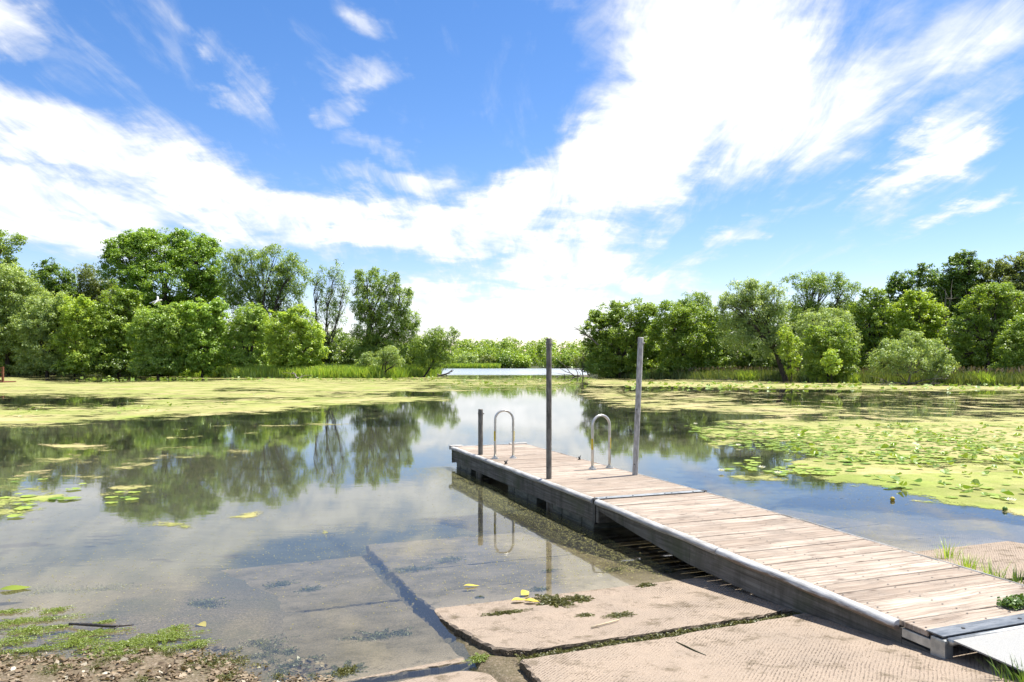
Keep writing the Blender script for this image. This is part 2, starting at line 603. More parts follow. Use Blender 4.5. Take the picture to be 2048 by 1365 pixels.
def mat_concrete():
    m, t = new_mat('grooved_concrete')
    g = t.node('ShaderNodeNewGeometry')
    v = g.outputs['Position']
    wob = t.noise(v, 3.0, 4, 0.6)
    q = t.math('ADD', t.vmath('DOT_PRODUCT', v, GROOVE), t.math('MULTIPLY', wob, 0.035))
    s = t.math('SINE', t.math('MULTIPLY', q, 2 * math.pi / 0.0215))
    wear = t.ramp(t.noise(v, 1.7, 5, 0.62), 0.34, 0.62, 0.12, 1.0)
    crumble = t.noise(v, 55.0, 4, 0.65)
    grit = t.noise(v, 210.0, 3, 0.6)
    low = t.ramp(t.math('ADD', s, t.math('MULTIPLY', t.math('SUBTRACT', crumble, 0.5), 2.2)), -1.15, -0.25, 1.0, 0.0)
    pit = t.ramp(t.noise(v, 34.0, 3, 0.6), 0.40, 0.60)
    groove = t.math('MULTIPLY', t.math('MULTIPLY', low, wear), pit)
    c = t.mix(t.ramp(grit, 0.35, 0.65), (0.238, 0.185, 0.136), (0.365, 0.297, 0.231))
    tone = t.noise(v, 2.1, 6, 0.65)
    c = t.mix(t.ramp(tone, 0.38, 0.68, 0.0, 0.6), c, (0.221, 0.183, 0.145))
    peb = t.node('ShaderNodeTexVoronoi')
    t.l.new(v, peb.inputs['Vector'])
    peb.inputs['Scale'].default_value = 62.0
    c = t.mix(t.ramp(peb.outputs['Distance'], 0.10, 0.30, 0.45, 0.0), c, t.mix(t.noise(v, 37.0, 1), (0.170, 0.119, 0.093), (0.493, 0.442, 0.391)))
    c = t.mix(t.math('MULTIPLY', groove, 0.70), c, (0.111, 0.085, 0.064))
    dirt = t.math('MULTIPLY', t.ramp(t.noise(v, 5.2, 6, 0.7), 0.54, 0.68), 0.8)
    c = t.mix(dirt, c, (0.102, 0.081, 0.051))
    h = t.math('ADD', t.math('MULTIPLY', groove, -1.0), t.math('MULTIPLY', t.math('ADD', crumble, grit), 0.55))
    hole = t.noise(v, 26.0, 5, 0.75)
    c = t.mix(t.ramp(hole, 0.66, 0.72, 0.0, 0.85), c, (0.051, 0.038, 0.025))
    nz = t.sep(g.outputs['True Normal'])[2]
    c = t.mix(t.math('MULTIPLY', t.ramp(nz, 0.3, 0.8, 1.0, 0.0), t.ramp(crumble, 0.3, 0.6, 0.55, 1.0)), c, (0.064, 0.053, 0.034))   # broken edges, darker on steep faces
    pz = t.sep(v)[2]
    film = t.math('MULTIPLY', t.ramp(t.math('ADD', pz, t.math('MULTIPLY', t.math('SUBTRACT', tone, 0.5), 0.05)), -0.035, 0.004, 1.0, 0.0), t.ramp(t.noise(v, 2.6, 6, 0.65), 0.30, 0.60, 0.35, 0.85))
    c = t.mix(film, c, t.mix(t.ramp(crumble, 0.35, 0.65), (0.072, 0.058, 0.029), (0.140, 0.109, 0.056)))    # silt film on the submerged part
    principled(t, c, 0.93, bump=h, bdist=0.007, spec=0.12)
    return m


CONC = mat_concrete()


def mat_bed():
    """silt and gravel of the shore and the lake bed"""
    m, t = new_mat('shore_silt')
    g = t.node('ShaderNodeNewGeometry')
    v = g.outputs['Position']
    n1 = t.noise(v, 1.3, 6, 0.65)
    n2 = t.noise(v, 45.0, 5, 0.7)
    vo = t.node('ShaderNodeTexVoronoi')
    t.l.new(v, vo.inputs['Vector'])
    vo.inputs['Scale'].default_value = 38.0
    pz = t.sep(v)[2]
    c = t.mix(t.ramp(n2, 0.35, 0.65), (0.093, 0.072, 0.044), (0.212, 0.166, 0.115))
    c = t.mix(t.ramp(vo.outputs['Distance'], 0.12, 0.38, 0.6, 0.0), c, t.mix(t.noise(v, 21.0, 2), (0.145, 0.111, 0.085), (0.468, 0.399, 0.332)))
    c = t.mix(t.ramp(n1, 0.46, 0.66, 0.0, 0.6), c, (0.072, 0.072, 0.034))
    deep = t.ramp(pz, -0.45, -0.06, 1.0, 0.0)  # bed colour darkens with depth, standing in for light absorbed by murk
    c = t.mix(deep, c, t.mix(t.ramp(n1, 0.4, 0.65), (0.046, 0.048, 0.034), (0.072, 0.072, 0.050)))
    principled(t, c, 0.92, bump=n2, bdist=0.012, spec=0.15)
    return m


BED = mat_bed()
SOIL = mat_simple('bank_soil', (0.030, 0.038, 0.015), (0.064, 0.072, 0.027), 0.8, 0.95)


def mat_water():
    m, t = new_mat('lake_water')
    g = t.node('ShaderNodeNewGeometry')
    v = g.outputs['Position']
    y = t.sep(v)[1]
    wind = t.ramp(y, 128.0, 165.0, 0.0, 1.0, True)
    n1 = t.noise(t.vmath('MULTIPLY', v, (0.8, 1.6, 1.0)), 2.6, 4, 0.55)
    n2 = t.noise(v, 0.35, 3, 0.5)
    hgt = t.math('ADD', t.math('MULTIPLY', n1, 0.012), t.math('MULTIPLY', n2, 0.018))
    b = t.node('ShaderNodeBump')
    b.inputs['Distance'].default_value = 1.0
    t.l.new(t.ramp(wind, 0.0, 1.0, 0.055, 0.7), b.inputs['Strength'])
    t.l.new(hgt, b.inputs['Height'])
    fr = t.node('ShaderNodeFresnel')
    fr.inputs['IOR'].default_value = 1.333
    t.l.new(b.outputs[0], fr.inputs['Normal'])
    gl = t.node('ShaderNodeBsdfGlossy')
    gl.inputs['Color'].default_value = (0.98, 0.99, 1, 1)
    t.l.new(t.ramp(wind, 0.0, 1.0, 0.014, 0.22), gl.inputs['Roughness'])
    t.l.new(b.outputs[0], gl.inputs['Normal'])
    tr = t.node('ShaderNodeBsdfTransparent')
    tr.inputs['Color'].default_value = (0.86, 0.88, 0.80, 1)
    silt = t.node('ShaderNodeBsdfDiffuse')          # fine silt suspended in the water
    silt.inputs['Color'].default_value = (0.33, 0.335, 0.31, 1)
    body = t.node('ShaderNodeMixShader')
    body.inputs[0].default_value = 0.05
    t.l.new(tr.outputs[0], body.inputs[1])
    t.l.new(silt.outputs[0], body.inputs[2])
    mx = t.node('ShaderNodeMixShader')
    t.l.new(fr.outputs[0], mx.inputs[0])
    t.l.new(body.outputs[0], mx.inputs[1])
    t.l.new(gl.outputs[0], mx.inputs[2])
    t.l.new(mx.outputs[0], t.out.inputs[0])
    return m


WATER = mat_water()


def mat_duckweed():
    m, t = new_mat('duckweed')
    at = t.node('ShaderNodeAttribute', attribute_name='cover')
    gr = t.node('ShaderNodeAttribute', attribute_name='green')
    g = t.node('ShaderNodeNewGeometry')
    v = g.outputs['Position']
    na = t.noise(t.vmath('MULTIPLY', v, (0.6, 1.0, 1.0)), 0.16, 4, 0.55)
    nb = t.noise(v, 0.7, 9, 0.76)
    nc = t.noise(v, 46.0, 3, 0.6)
    n = t.math('ADD', t.math('ADD', t.math('MULTIPLY', na, 0.26), t.math('MULTIPLY', nb, 0.58)), t.math('MULTIPLY', nc, 0.16))
    nn = t.ramp(n, 0.39, 0.60)
    nn = t.math('ADD', t.math('MULTIPLY', nn, 0.98), 0.01)
    al = t.ramp(t.math('SUBTRACT', t.math('ADD', nn, at.outputs['Fac']), 1.0), 0.0, 0.05)
    tan = t.mix(t.ramp(nc, 0.3, 0.7), (0.264, 0.217, 0.085), (0.416, 0.348, 0.170))
    grn = t.mix(t.ramp(nc, 0.3, 0.7), (0.145, 0.187, 0.030), (0.264, 0.315, 0.072))
    gf = t.math('ADD', gr.outputs['Fac'], t.math('MULTIPLY', t.math('SUBTRACT', t.noise(v, 0.3, 7, 0.68), 0.5), 3.6), clamp=True)
    c = t.mix(gf, tan, grn)
    c = t.mix(t.ramp(t.noise(v, 3.5, 6, 0.72), 0.45, 0.62, 0.0, 0.55), c, t.mix(gf, (0.476, 0.425, 0.230), (0.323, 0.365, 0.085)))
    c = t.mix(t.ramp(t.noise(v, 0.4, 9, 0.74), 0.46, 0.66, 0.0, 0.9), c, (0.145, 0.170, 0.038))
    c = t.mix(t.ramp(t.noise(v, 7.0, 5, 0.7), 0.54, 0.70, 0.0, 0.6), c, (0.111, 0.128, 0.030))
    p = t.node('ShaderNodeBsdfPrincipled')
    t.l.new(c, p.inputs['Base Color'])
    p.inputs['Roughness'].default_value = 0.85
    p.inputs['Specular IOR Level'].default_value = 0.15
    b = t.node('ShaderNodeBump')
    b.inputs['Distance'].default_value = 0.01
    t.l.new(nc, b.inputs['Height'])
    t.l.new(b.outputs[0], p.inputs['Normal'])
    tr = t.node('ShaderNodeBsdfTransparent')
    mx = t.node('ShaderNodeMixShader')
    t.l.new(al, mx.inputs[0])
    t.l.new(tr.outputs[0], mx.inputs[1])
    t.l.new(p.outputs[0], mx.inputs[2])
    t.l.new(mx.outputs[0], t.out.inputs[0])
    return m


DUCK = mat_duckweed()

# ------------------------------------------------------------------ ground, lake, banks
S = 9000.0
tag(link('ground', mesh_from('ground', [(-S, -S, -1.9), (S, -S, -1.9), (S, S, -1.9), (-S, S, -1.9)], [(0, 1, 2, 3)], SOIL)), kind='structure')
WX = 900.0
tag(link('lake_water', mesh_from('lake_water', [(-WX, -40, 0), (WX, -40, 0), (WX, 520, 0), (-WX, 520, 0)], [(0, 1, 2, 3)], WATER)), kind='structure')


def ramp_z(a):
    return 0.077 * (a - 2.05)


def shore_h(b, a):
    """height of the shore ground and lake bed in the dock frame"""
    slope = 0.077 * (a - 2.05)
    slope = np.where(a < 0.5, -0.119 + (a - 0.5) * 0.12, slope)
    slope = np.maximum(slope, -1.25)
    left = np.clip((-b - 2.9) / 1.8, 0, 1)
    left = left * left * (3 - 2 * left)
    w = 2.78 - 0.72 * np.clip((-b - 3.0) / 2.2, 0, 1.4)
    lz = np.where(a > w - 1.2, 0.06 * (a - w), -0.072 + (a - w + 1.2) * 0.11)
    lz = np.maximum(lz, -1.25) + (fbm(b * 1.3, a * 1.3, 4) - 0.5) * 0.045 + (fbm(b * 9, a * 9, 3) - 0.5) * 0.018
    right = np.clip((b - 1.7) / 0.6, 0, 1)
    base = slope - 0.055 - 0.082 * np.clip((-b - 2.50) / 0.1, 0, 1)
    base = base + (fbm(b * 2, a * 2, 3) - 0.5) * 0.02
    return base * (1 - left) + lz * left


bb = np.concatenate([np.linspace(-60, -9, 30), np.linspace(-8.5, 4, 210), np.linspace(4.5, 60, 30)])
aa = np.concatenate([np.linspace(-110, -6, 50), np.linspace(-5.5, 7, 190), np.linspace(7.5, 40, 12)])
BBg, AAg = np.meshgrid(bb, aa)
Zg = shore_h(BBg, AAg)
XYZ = np.stack([ORG.x + BBg * CT + AAg * ST, ORG.y + BBg * ST - AAg * CT, Zg], -1)
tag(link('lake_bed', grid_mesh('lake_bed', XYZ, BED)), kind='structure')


def bank(name, shore, back, mat):
    """shore: list of world points on the water line; rows step back from it and rise"""
    pts = []
    for i in range(len(shore) - 1):
        for k in range(12):
            f = k / 12
            p = shore[i].lerp(shore[i + 1], f)
            p = p + Vector((0, (fbm(np.array(p.x * 0.25), np.array(p.y * 0.1)) - 0.5) * 2.2, 0))
            pts.append(p)
    pts.append(shore[-1])
    rows = [(0, -0.5), (0.9, 0.08), (3.5, 0.35), (12, 0.7), (40, 1.6), (120, 3.0), (260, 5.0)]
    bk = Vector(back).normalized()
    A = np.array([[(p.x + bk.x * d, p.y + bk.y * d, z + (0.12 * math.sin(p.x * 1.7 + d) if z > 0.2 else 0)) for p in pts] for d, z in rows])
    return tag(link(name, grid_mesh(name, A, mat)), kind='structure')


LSH = [P(x, y) for x, y in ((-900, 760), (-300, 753), (0, 751.5), (170, 751), (330, 752.5), (470, 756), (640, 757), (760, 757), (850, 754.5), (886, 751), (882, 747), (862, 744.5))]
RSH = [P(x, y) for x, y in ((1196, 747), (1172, 750), (1178, 754), (1240, 757), (1400, 759.5), (1560, 762), (1700, 766.5), (1900, 770.5), (2048, 773), (2500, 786), (3200, 800))]
bank('left_bank', LSH, (-0.30, 1, 0), SOIL)
bank('right_bank', RSH, (0.42, 1, 0), SOIL)
bank('far_bank', [P(x, y) for x, y in ((-200, 736.9), (500, 737), (900, 737), (1150, 737.1), (1500, 737.1), (2200, 737))], (0, 1, 0), SOIL)


# ------------------------------------------------------------------ foliage
def unit(a):
    return a / (np.linalg.norm(a, axis=-1, keepdims=True) + 1e-9)


def leaves(pos, out, size, kind, r):
    """diamond leaf faces at pos; returns (n*4,3)"""
    n = len(pos)
    L = size * r.uniform(0.65, 1.35, (n, 1))
    rv = r.normal(size=(n, 3))
    if kind == 'willow':
        t = unit(rv * np.array([0.50, 0.50, 0.25]) + out * 0.45 + np.array([0, 0, -0.50]))
        s = unit(np.cross(t, r.normal(size=(n, 3)) * 0.55 + out * 0.5 + np.array([0, 0, 0.9])))
        W = L * 0.42
        L = L * 1.5
    else:
        nm = unit(rv * 0.62 + out * 0.55 + np.array([0, 0, 0.85]))
        t = unit(np.cross(nm, r.normal(size=(n, 3))))
        s = np.cross(nm, t)
        W = L * 0.78
    p0 = pos - t * L * 0.5
    p2 = pos + t * L * 0.5
    p1 = pos + s * W * 0.5
    p3 = pos - s * W * 0.5
    return np.stack([p0, p1, p2, p3], 1).reshape(-1, 3)


def crown(blobs, size, kind, r, k=3.0, clump=0.30, fill=0.55):
    """blobs: world (cx,cy,cz,rx,ry,rz). leaf clumps through each blob, thick on the outside"""
    VV, TT, CC = [], [], []
    for (cx, cy, cz, rx, ry, rz) in blobs:
        area = math.pi * rx * rz
        nl = int(k * area / (size * size * 0.5))
        cr = clump * (0.5 * (rx + rz)) ** 0.5 * 1.05
        nc = max(7, int(2.6 * (rx * rz + ry * rz) / (cr * cr)))
        d = unit(r.normal(size=(nc, 3)))
        rho = r.uniform(fill ** 2, 1.0, (nc, 1)) ** 0.5 * r.uniform(0.86, 1.17, (nc, 1))
        cc = d * rho * np.array([rx, ry, rz])
        tint_c = r.uniform(0, 1, nc)
        crs = cr * r.uniform(0.42, 1.5, nc)
        w = crs ** 2
        ci = r.choice(nc, nl, p=w / w.sum())
        off = unit(r.normal(size=(nl, 3))) * (r.random((nl, 1)) ** 0.5) * crs[ci][:, None]
        off[:, 2] *= 0.68
        if kind == 'willow':
            off[:, 2] = off[:, 2] * 1.5 - np.abs(off[:, 2]) * 0.5
        pos = cc[ci] + off
        out = unit(unit(pos / np.array([rx, ry, rz])) * 0.5 + off / crs[ci][:, None])
        VV.append(leaves(pos + np.array([cx, cy, cz]), out, size, kind, r))
        TT.append(np.repeat(np.clip(0.55 * tint_c[ci] + 0.45 * r.random(nl), 0, 1), 4))
        CC.append(cc + np.array([cx, cy, cz]))
    return np.concatenate(VV), np.concatenate(TT), CC


def limb(g, p0, p1, r0, r1, r, bend=0.12, seg=5, sides=6):
    p0, p1 = Vector(p0), Vector(p1)
    L = (p1 - p0).length
    w = Vector(r.normal(size=3)) * L * bend
    pts, rad = [], []
    for i in range(seg + 1):
        f = i / seg
        p = p0.lerp(p1, f) + w * math.sin(math.pi * f) * 0.5 + Vector(r.normal(size=3)) * L * 0.012
        if i == 0: p = p0
        pts.append(p)
        rad.append(r0 + (r1 - r0) * f)
    g.add(tube(pts, rad, sides, False))
    return pts


def tree(name, label, cat, Y, bx, blobs_px, mat, kind='broad', leaf=None, k=3.0, clump=0.30, fill=0.55, seed=0, trunk_r=None, lean=0.0,
         group=None, twigs=3, base_z=None, bark=None, depth=0.9, pre=0.35, skirt=None):
    r = np.random.default_rng(seed + 1000)
    leaf = leaf or Y * 0.0021
    k = k * (1.9 if kind == 'broad' else 1.7)
    if skirt is None: skirt = cat == 'tree' and Y < 130 and trunk_r is None and Y < 127
    bl = []
    base_py = HOR + F * (H - 0.35) / Y
    blobs_px = list(blobs_px)
    n_main = len(blobs_px)
    if skirt:
        x0 = min(b[0] - b[2] for b in blobs_px)
        x1 = max(b[0] + b[2] for b in blobs_px)
        w_ = (x1 - x0) * 0.27
        blobs_px += [(x0 + w_ * 1.1, base_py - 15, w_, 15), (x1 - w_ * 1.1, base_py - 17, w_, 17), ((x0 + x1) / 2, base_py - 24, w_, 18)]
    for (px, py, rx, ry) in list(blobs_px):
        if rx > 13 and py < base_py - 40 and k > 1.5:
            for _ in range(2):
                an = r.uniform(-0.6, math.pi + 0.6)
                q = r.uniform(0.28, 0.5)
                blobs_px.append((px + math.cos(an) * rx * 0.85, py - math.sin(an) * ry * 0.85, rx * q, ry * q))
    for (px, py, rx, ry) in blobs_px:
        c = AT(px, py, Y + r.uniform(-0.25, 0.25) * rx / F * Y)
        s = Y / F
        bl.append((c.x, c.y, c.z, rx * s, rx * s * depth, ry * s))
    bz = 0.35 if base_z is None else base_z
    base = Vector(((bx - 1024) / F * Y, Y, bz))
    root = empty(name, base)
    tag(root, label, cat, group)
    V, T, CC = crown(bl, leaf, kind, r, k, clump, fill)
    V = V - np.array(base)
    V[:, 2] = np.maximum(V[:, 2], -0.3)
    link('crown', fast_mesh('crown', V, 4, LEAF[mat], {'tint': T}), root)
    g = Geo()
    top = max(b[2] + b[5] for b in bl) - bz
    tr = trunk_r or max(0.08, top * 0.022)
    cm = np.mean([[b[0], b[1], b[2]] for b in bl], axis=0) - np.array(base)
    low = min(b[2] - b[5] for b in bl) - bz
    fork = Vector((cm[0] * 0.35 + lean, cm[1] * 0.3, max(top * 0.12, min(top * pre, low + top * 0.2))))
    tp = limb(g, (0, 0, -0.5), fork, tr, tr * 0.72, r, 0.05, 5, 8)
    for b, cc in zip(bl[:n_main], CC):
        bc = Vector((b[0], b[1], b[2])) - base
        end = bc + Vector((0, 0, b[5] * 0.25))
        bp = limb(g, fork, end, tr * 0.55, tr * 0.16, r, 0.14, 6, 6)
        m = min(len(cc), twigs * 5)
        for j in r.choice(len(cc), m, replace=False):
            q = Vector(cc[j]) - base
            s0 = bp[int(r.integers(2, 6))]
            limb(g, s0, s0.lerp(q, 0.92), tr * 0.15, tr * 0.035, r, 0.10, 3, 4)
    link('trunk', g.mesh('trunk', bark or BARK, True), root)
    return root


# ---- left bank, from the far left to the tip
tree('ash_tree', 'tall sparse tree at the left picture edge with a thin crown above the others', 'tree', 150, -8,
     [(12, 485, 32, 26), (-12, 515, 40, 35), (18, 545, 24, 26), (-30, 570, 60, 50), (40, 575, 20, 18)], 'mid', k=1.7, seed=1, clump=0.32)
tree('willow_tree', 'pale grey-green willow at the far left behind the brown railing', 'tree', 128, 15,
     [(-25, 600, 75, 55), (30, 610, 55, 50), (45, 660, 50, 50), (-30, 675, 70, 50), (10, 560, 45, 35), (20, 715, 60, 35)], 'grey', k=2.6, seed=2)
tree('round_tree', 'small rounded dark green tree between the pale willows, left of the tall cottonwood', 'tree', 142, 105,
     [(100, 562, 40, 36), (128, 590, 26, 36), (80, 585, 28, 34), (110, 620, 45, 40)], 'dark', k=3.2, seed=3)
tree('olive_tree', 'hazy olive tree just left of the tall cottonwood, top level with its lower branches', 'tree', 146, 178,
     [(160, 570, 30, 36), (190, 565, 32, 34), (215, 600, 35, 40), (165, 620, 45, 45)], 'olive', kind='willow', k=2.4, seed=4)
tree('willow_tree', 'silvery willow below the small round dark tree on the left bank', 'tree', 124, 95,
     [(95, 615, 42, 34), (75, 650, 40, 36), (118, 655, 42, 42), (95, 705, 58, 42)], 'grey', k=2.7, seed=5)
tree('maple_tree', 'yellow-green tree with loose foliage left of the dark ivy-clad trunk', 'tree', 122, 165,
     [(150, 620, 30, 28), (172, 645, 42, 38), (190, 668, 34, 34), (150, 690, 45, 40), (185, 715, 45, 30)], 'bright', k=2.4, seed=6)
tree('cottonwood_tree', 'tallest tree, a big round cottonwood rising above the left bank', 'tree', 140, 330,
     [(330, 505, 66, 45), (275, 520, 50, 46), (395, 525, 50, 52), (245, 490, 30, 24), (415, 495, 22, 26), (235, 540, 34, 40), (430, 565, 26, 36), (330, 570, 85, 55),
      (290, 485, 36, 26), (375, 482, 32, 22), (270, 600, 45, 40), (395, 600, 45, 45), (330, 630, 60, 40)], 'cotton', k=2.8, seed=7, clump=0.34, trunk_r=0.55)
tree('ivy_tree', 'dark narrow tree wrapped in climbing leaves in front of the cottonwood', 'tree', 124, 238,
     [(228, 605, 32, 34), (262, 610, 28, 28), (232, 650, 45, 42), (255, 695, 42, 42), (215, 690, 34, 40)], 'mid', k=3.3, seed=8)
tree('box_elder', 'pale yellow-green rounded tree below the cottonwood, near the reeds', 'tree', 117, 315,
     [(305, 640, 36, 30), (338, 650, 38, 32), (290, 672, 34, 34), (330, 690, 46, 38), (300, 715, 42, 26), (335, 726, 36, 20), (348, 622, 18, 16)], 'fresh', k=3.2, seed=9, clump=0.34)
tree('box_elder', 'second pale green rounded tree to the right of the cottonwood trunk', 'tree', 119, 405,
     [(395, 625, 34, 26), (425, 640, 30, 32), (400, 662, 42, 36), (412, 700, 40, 34), (375, 690, 30, 34), (400, 724, 42, 20), (440, 610, 16, 16)], 'lime', k=3.2, seed=10, clump=0.34)
tree('box_elder', 'upright light green tree standing alone between two pale rounded trees', 'tree', 120, 497,
     [(495, 632, 30, 26), (512, 655, 26, 30), (482, 660, 26, 30), (497, 695, 34, 36), (497, 722, 34, 20)], 'fresh', k=3.3, seed=11, clump=0.34)
tree('box_elder', 'broad bright tree spilling down to the grass beside the half-bare tree', 'tree', 117, 590,
     [(560, 645, 30, 26), (600, 640, 30, 24), (625, 668, 28, 28), (580, 675, 42, 34), (610, 705, 38, 28), (560, 705, 30, 28), (590, 724, 44, 16)], 'bright', k=3.2, seed=12, clump=0.34)
tree('tall_willow', 'tall airy willow with dark forking limbs right of the cottonwood', 'tree', 136, 566,
     [(500, 525, 40, 30), (550, 522, 42, 28), (590, 550, 32, 38), (480, 560, 34, 38), (535, 565, 42, 38), (575, 600, 40, 35), (495, 605, 40, 34), (545, 640, 40, 30), (460, 530, 20, 26)],
     'willow', kind='willow', k=2.1, seed=13, clump=0.36, trunk_r=0.42, twigs=4, pre=0.25)
tree('half_bare_tree', 'half-dead tree with bare grey limbs and little foliage on the left bank', 'tree', 126, 652,
     [(640, 560, 18, 26), (675, 548, 18, 26), (690, 585, 16, 28), (650, 600, 24, 30), (672, 630, 24, 28), (630, 640, 18, 22), (655, 680, 22, 26)],
     'willow', kind='willow', k=1.05, seed=14, trunk_r=0.24, twigs=5, pre=0.22, fill=0.2)
tree('tall_willow', 'tall willow with stepped crown leaning right, last high tree of the left bank', 'tree', 122, 727,
     [(735, 562, 30, 26), (775, 572, 26, 26), (800, 600, 26, 28), (745, 605, 36, 34), (785, 640, 38, 32), (815, 640, 28, 20), (738, 655, 32, 36), (775, 680, 38, 28), (810, 665, 26, 18), (745, 705, 34, 24), (790, 712, 30, 18)],
     'willow', kind='willow', k=3.0, seed=15, trunk_r=0.40, pre=0.25)
tree('leaning_willow', 'low round willow leaning over the channel at the tip of the left bank', 'tree', 121, 846,
     [(895, 675, 22, 20), (868, 680, 28, 24), (850, 695, 30, 28), (885, 705, 28, 24), (860, 718, 30, 18)], 'willow', kind='willow', k=2.6, seed=16, lean=1.2, trunk_r=0.16)
tree('willow_shrub', 'pale willow shrub with a slanting dark stem in the waterside grass', 'shrub', 113, 762,
     [(782, 705, 18, 16), (765, 718, 20, 15), (790, 722, 16, 14)], 'grey', kind='willow', k=2.8, seed=17, trunk_r=0.14, twigs=2)
tree('willow_shrub', 'small pale shrub at the foot of the last high willow', 'shrub', 115, 732,
     [(735, 716, 14, 12), (722, 726, 12, 10), (742, 730, 14, 10)], 'grey', kind='willow', k=2.8, seed=18, trunk_r=0.1, twigs=2)
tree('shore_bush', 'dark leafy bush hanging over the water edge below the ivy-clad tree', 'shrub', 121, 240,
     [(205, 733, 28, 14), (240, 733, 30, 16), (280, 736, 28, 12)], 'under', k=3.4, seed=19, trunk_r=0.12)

# ---- right bank, from the tip to the right edge
tree('elm_tree', 'green tree on the point of the right bank with a dead branch sticking out', 'tree', 112, 1240,
     [(1215, 630, 36, 24), (1262, 622, 42, 22), (1298, 640, 28, 26), (1190, 655, 28, 28), (1240, 660, 50, 32), (1290, 680, 30, 36), (1205, 695, 34, 32), (1250, 710, 45, 32), (1200, 725, 28, 22)],
     'mid', k=3.0, seed=21, clump=0.32)
tree('elm_tree', 'spreading green tree behind the pale steel post, second from the point', 'tree', 108, 1370,
     [(1345, 630, 36, 24), (1385, 640, 40, 28), (1420, 660, 28, 32), (1335, 665, 34, 34), (1380, 685, 45, 36), (1420, 715, 34, 32), (1350, 720, 42, 28)], 'mid', k=3.0, seed=22, clump=0.32)
tree('domed_tree', 'small domed crown peeping over the spreading tree behind the pale post', 'tree', 124, 1388,
     [(1388, 604, 32, 20), (1370, 618, 22, 18), (1408, 618, 22, 18), (1388, 640, 34, 26)], 'willow', kind='willow', k=2.6, seed=23)
tree('weeping_willow', 'broad grey-green willow with a dark leaning trunk in the middle of the right bank', 'tree', 92, 1572,
     [(1480, 590, 40, 30), (1520, 590, 34, 28), (1465, 620, 32, 30), (1510, 630, 44, 34), (1550, 600, 28, 32), (1550, 640, 32, 34), (1470, 665, 34, 34), (1515, 680, 40, 34), (1560, 690, 30, 32)],
     'grey', kind='willow', k=2.5, seed=24, trunk_r=0.36, pre=0.28, clump=0.34)
tree('umbrella_willow', 'tall willow with an umbrella-shaped top over bare limbs on the right bank', 'tree', 97, 1622,
     [(1610, 562, 34, 18), (1655, 560, 36, 18), (1690, 580, 28, 22), (1632, 578, 34, 16), (1600, 610, 30, 26), (1645, 625, 45, 22), (1690, 620, 28, 24)],
     'willow', kind='willow', k=2.2, seed=25, trunk_r=0.30, twigs=4, pre=0.45)
tree('grey_willow', 'rounded grey willow under the umbrella-shaped willow top', 'tree', 90, 1650,
     [(1625, 640, 34, 20), (1668, 640, 36, 22), (1645, 665, 50, 28), (1690, 680, 34, 30), (1640, 705, 40, 30)], 'grey', kind='willow', k=2.6, seed=26)
tree('ash_sapling', 'slim yellow-green young tree in front of the dark leaning willow trunk', 'tree', 81, 1582,
     [(1572, 668, 15, 14), (1585, 690, 18, 16), (1570, 705, 14, 14), (1590, 722, 14, 12), (1578, 740, 12, 10)], 'yellow', k=2.0, seed=27, trunk_r=0.07, skirt=False)
tree('hedge_tree', 'mid green bushy tree between the yellow young tree and the tiny sapling', 'tree', 84, 1655,
     [(1640, 668, 28, 18), (1680, 662, 26, 18), (1660, 690, 40, 24), (1625, 700, 22, 22), (1695, 705, 24, 26), (1650, 725, 40, 22)], 'mid', k=3.0, seed=28)
tree('sapling', 'tiny light green sapling standing in the reeds left of the silver shrub', 'tree', 76, 1664,
     [(1663, 710, 14, 11), (1655, 724, 14, 11), (1672, 728, 13, 11), (1663, 742, 12, 8)], 'bright', k=2.3, seed=29, trunk_r=0.04)
tree('poplar_tree', 'leafy green tree with pointed top between umbrella willow and bright yellow-green crown', 'tree', 94, 1748,
     [(1748, 592, 22, 20), (1735, 618, 28, 26), (1765, 625, 26, 26), (1740, 655, 36, 30), (1765, 685, 36, 30), (1725, 690, 30, 28)], 'mid', k=3.0, seed=30)
tree('linden_tree', 'bright yellow-green crown below the dark pointed trees on the right', 'tree', 92, 1838,
     [(1838, 600, 28, 18), (1815, 620, 26, 24), (1860, 625, 28, 26), (1838, 640, 40, 28), (1810, 660, 30, 28), (1865, 665, 28, 28), (1838, 690, 42, 26)], 'yellow', k=2.8, seed=31)
tree('oak_tree', 'dark double-headed tree on the slope right of the umbrella willow', 'tree', 118, 1828,
     [(1808, 562, 26, 22), (1855, 555, 28, 26), (1800, 590, 26, 26), (1838, 590, 36, 26), (1870, 600, 26, 30), (1830, 625, 45, 30)], 'dark', k=3.4, seed=32)
tree('oak_tree', 'tall dark pointed tree, highest of the right bank', 'tree', 114, 1925,
     [(1930, 515, 18, 18), (1920, 540, 32, 24), (1950, 548, 28, 26), (1900, 560, 26, 26), (1930, 575, 42, 30), (1905, 605, 34, 34), (1955, 605, 32, 34), (1930, 640, 42, 30)], 'dark', k=3.3, seed=33, trunk_r=0.34)
tree('oak_tree', 'olive dark tree at the top right picture edge behind the layered tree', 'tree', 112, 2022,
     [(1990, 538, 30, 22), (2030, 535, 30, 24), (2065, 525, 30, 28), (2000, 570, 40, 30), (2050, 575, 42, 36), (1985, 605, 34, 30)], 'olive', k=3.2, seed=34)
tree('layered_tree', 'mid green tree with layered branches right of the bright yellow-green crown', 'tree', 86, 1975,
     [(1990, 585, 38, 20), (1955, 610, 34, 18), (2030, 600, 40, 24), (1930, 640, 36, 18), (1985, 640, 42, 26), (2035, 650, 44, 30), (1915, 665, 30, 18), (1960, 685, 46, 28), (2020, 695, 44, 30), (1930, 715, 36, 24)],
     'mid', k=2.7, seed=35, clump=0.33, trunk_r=0.26)
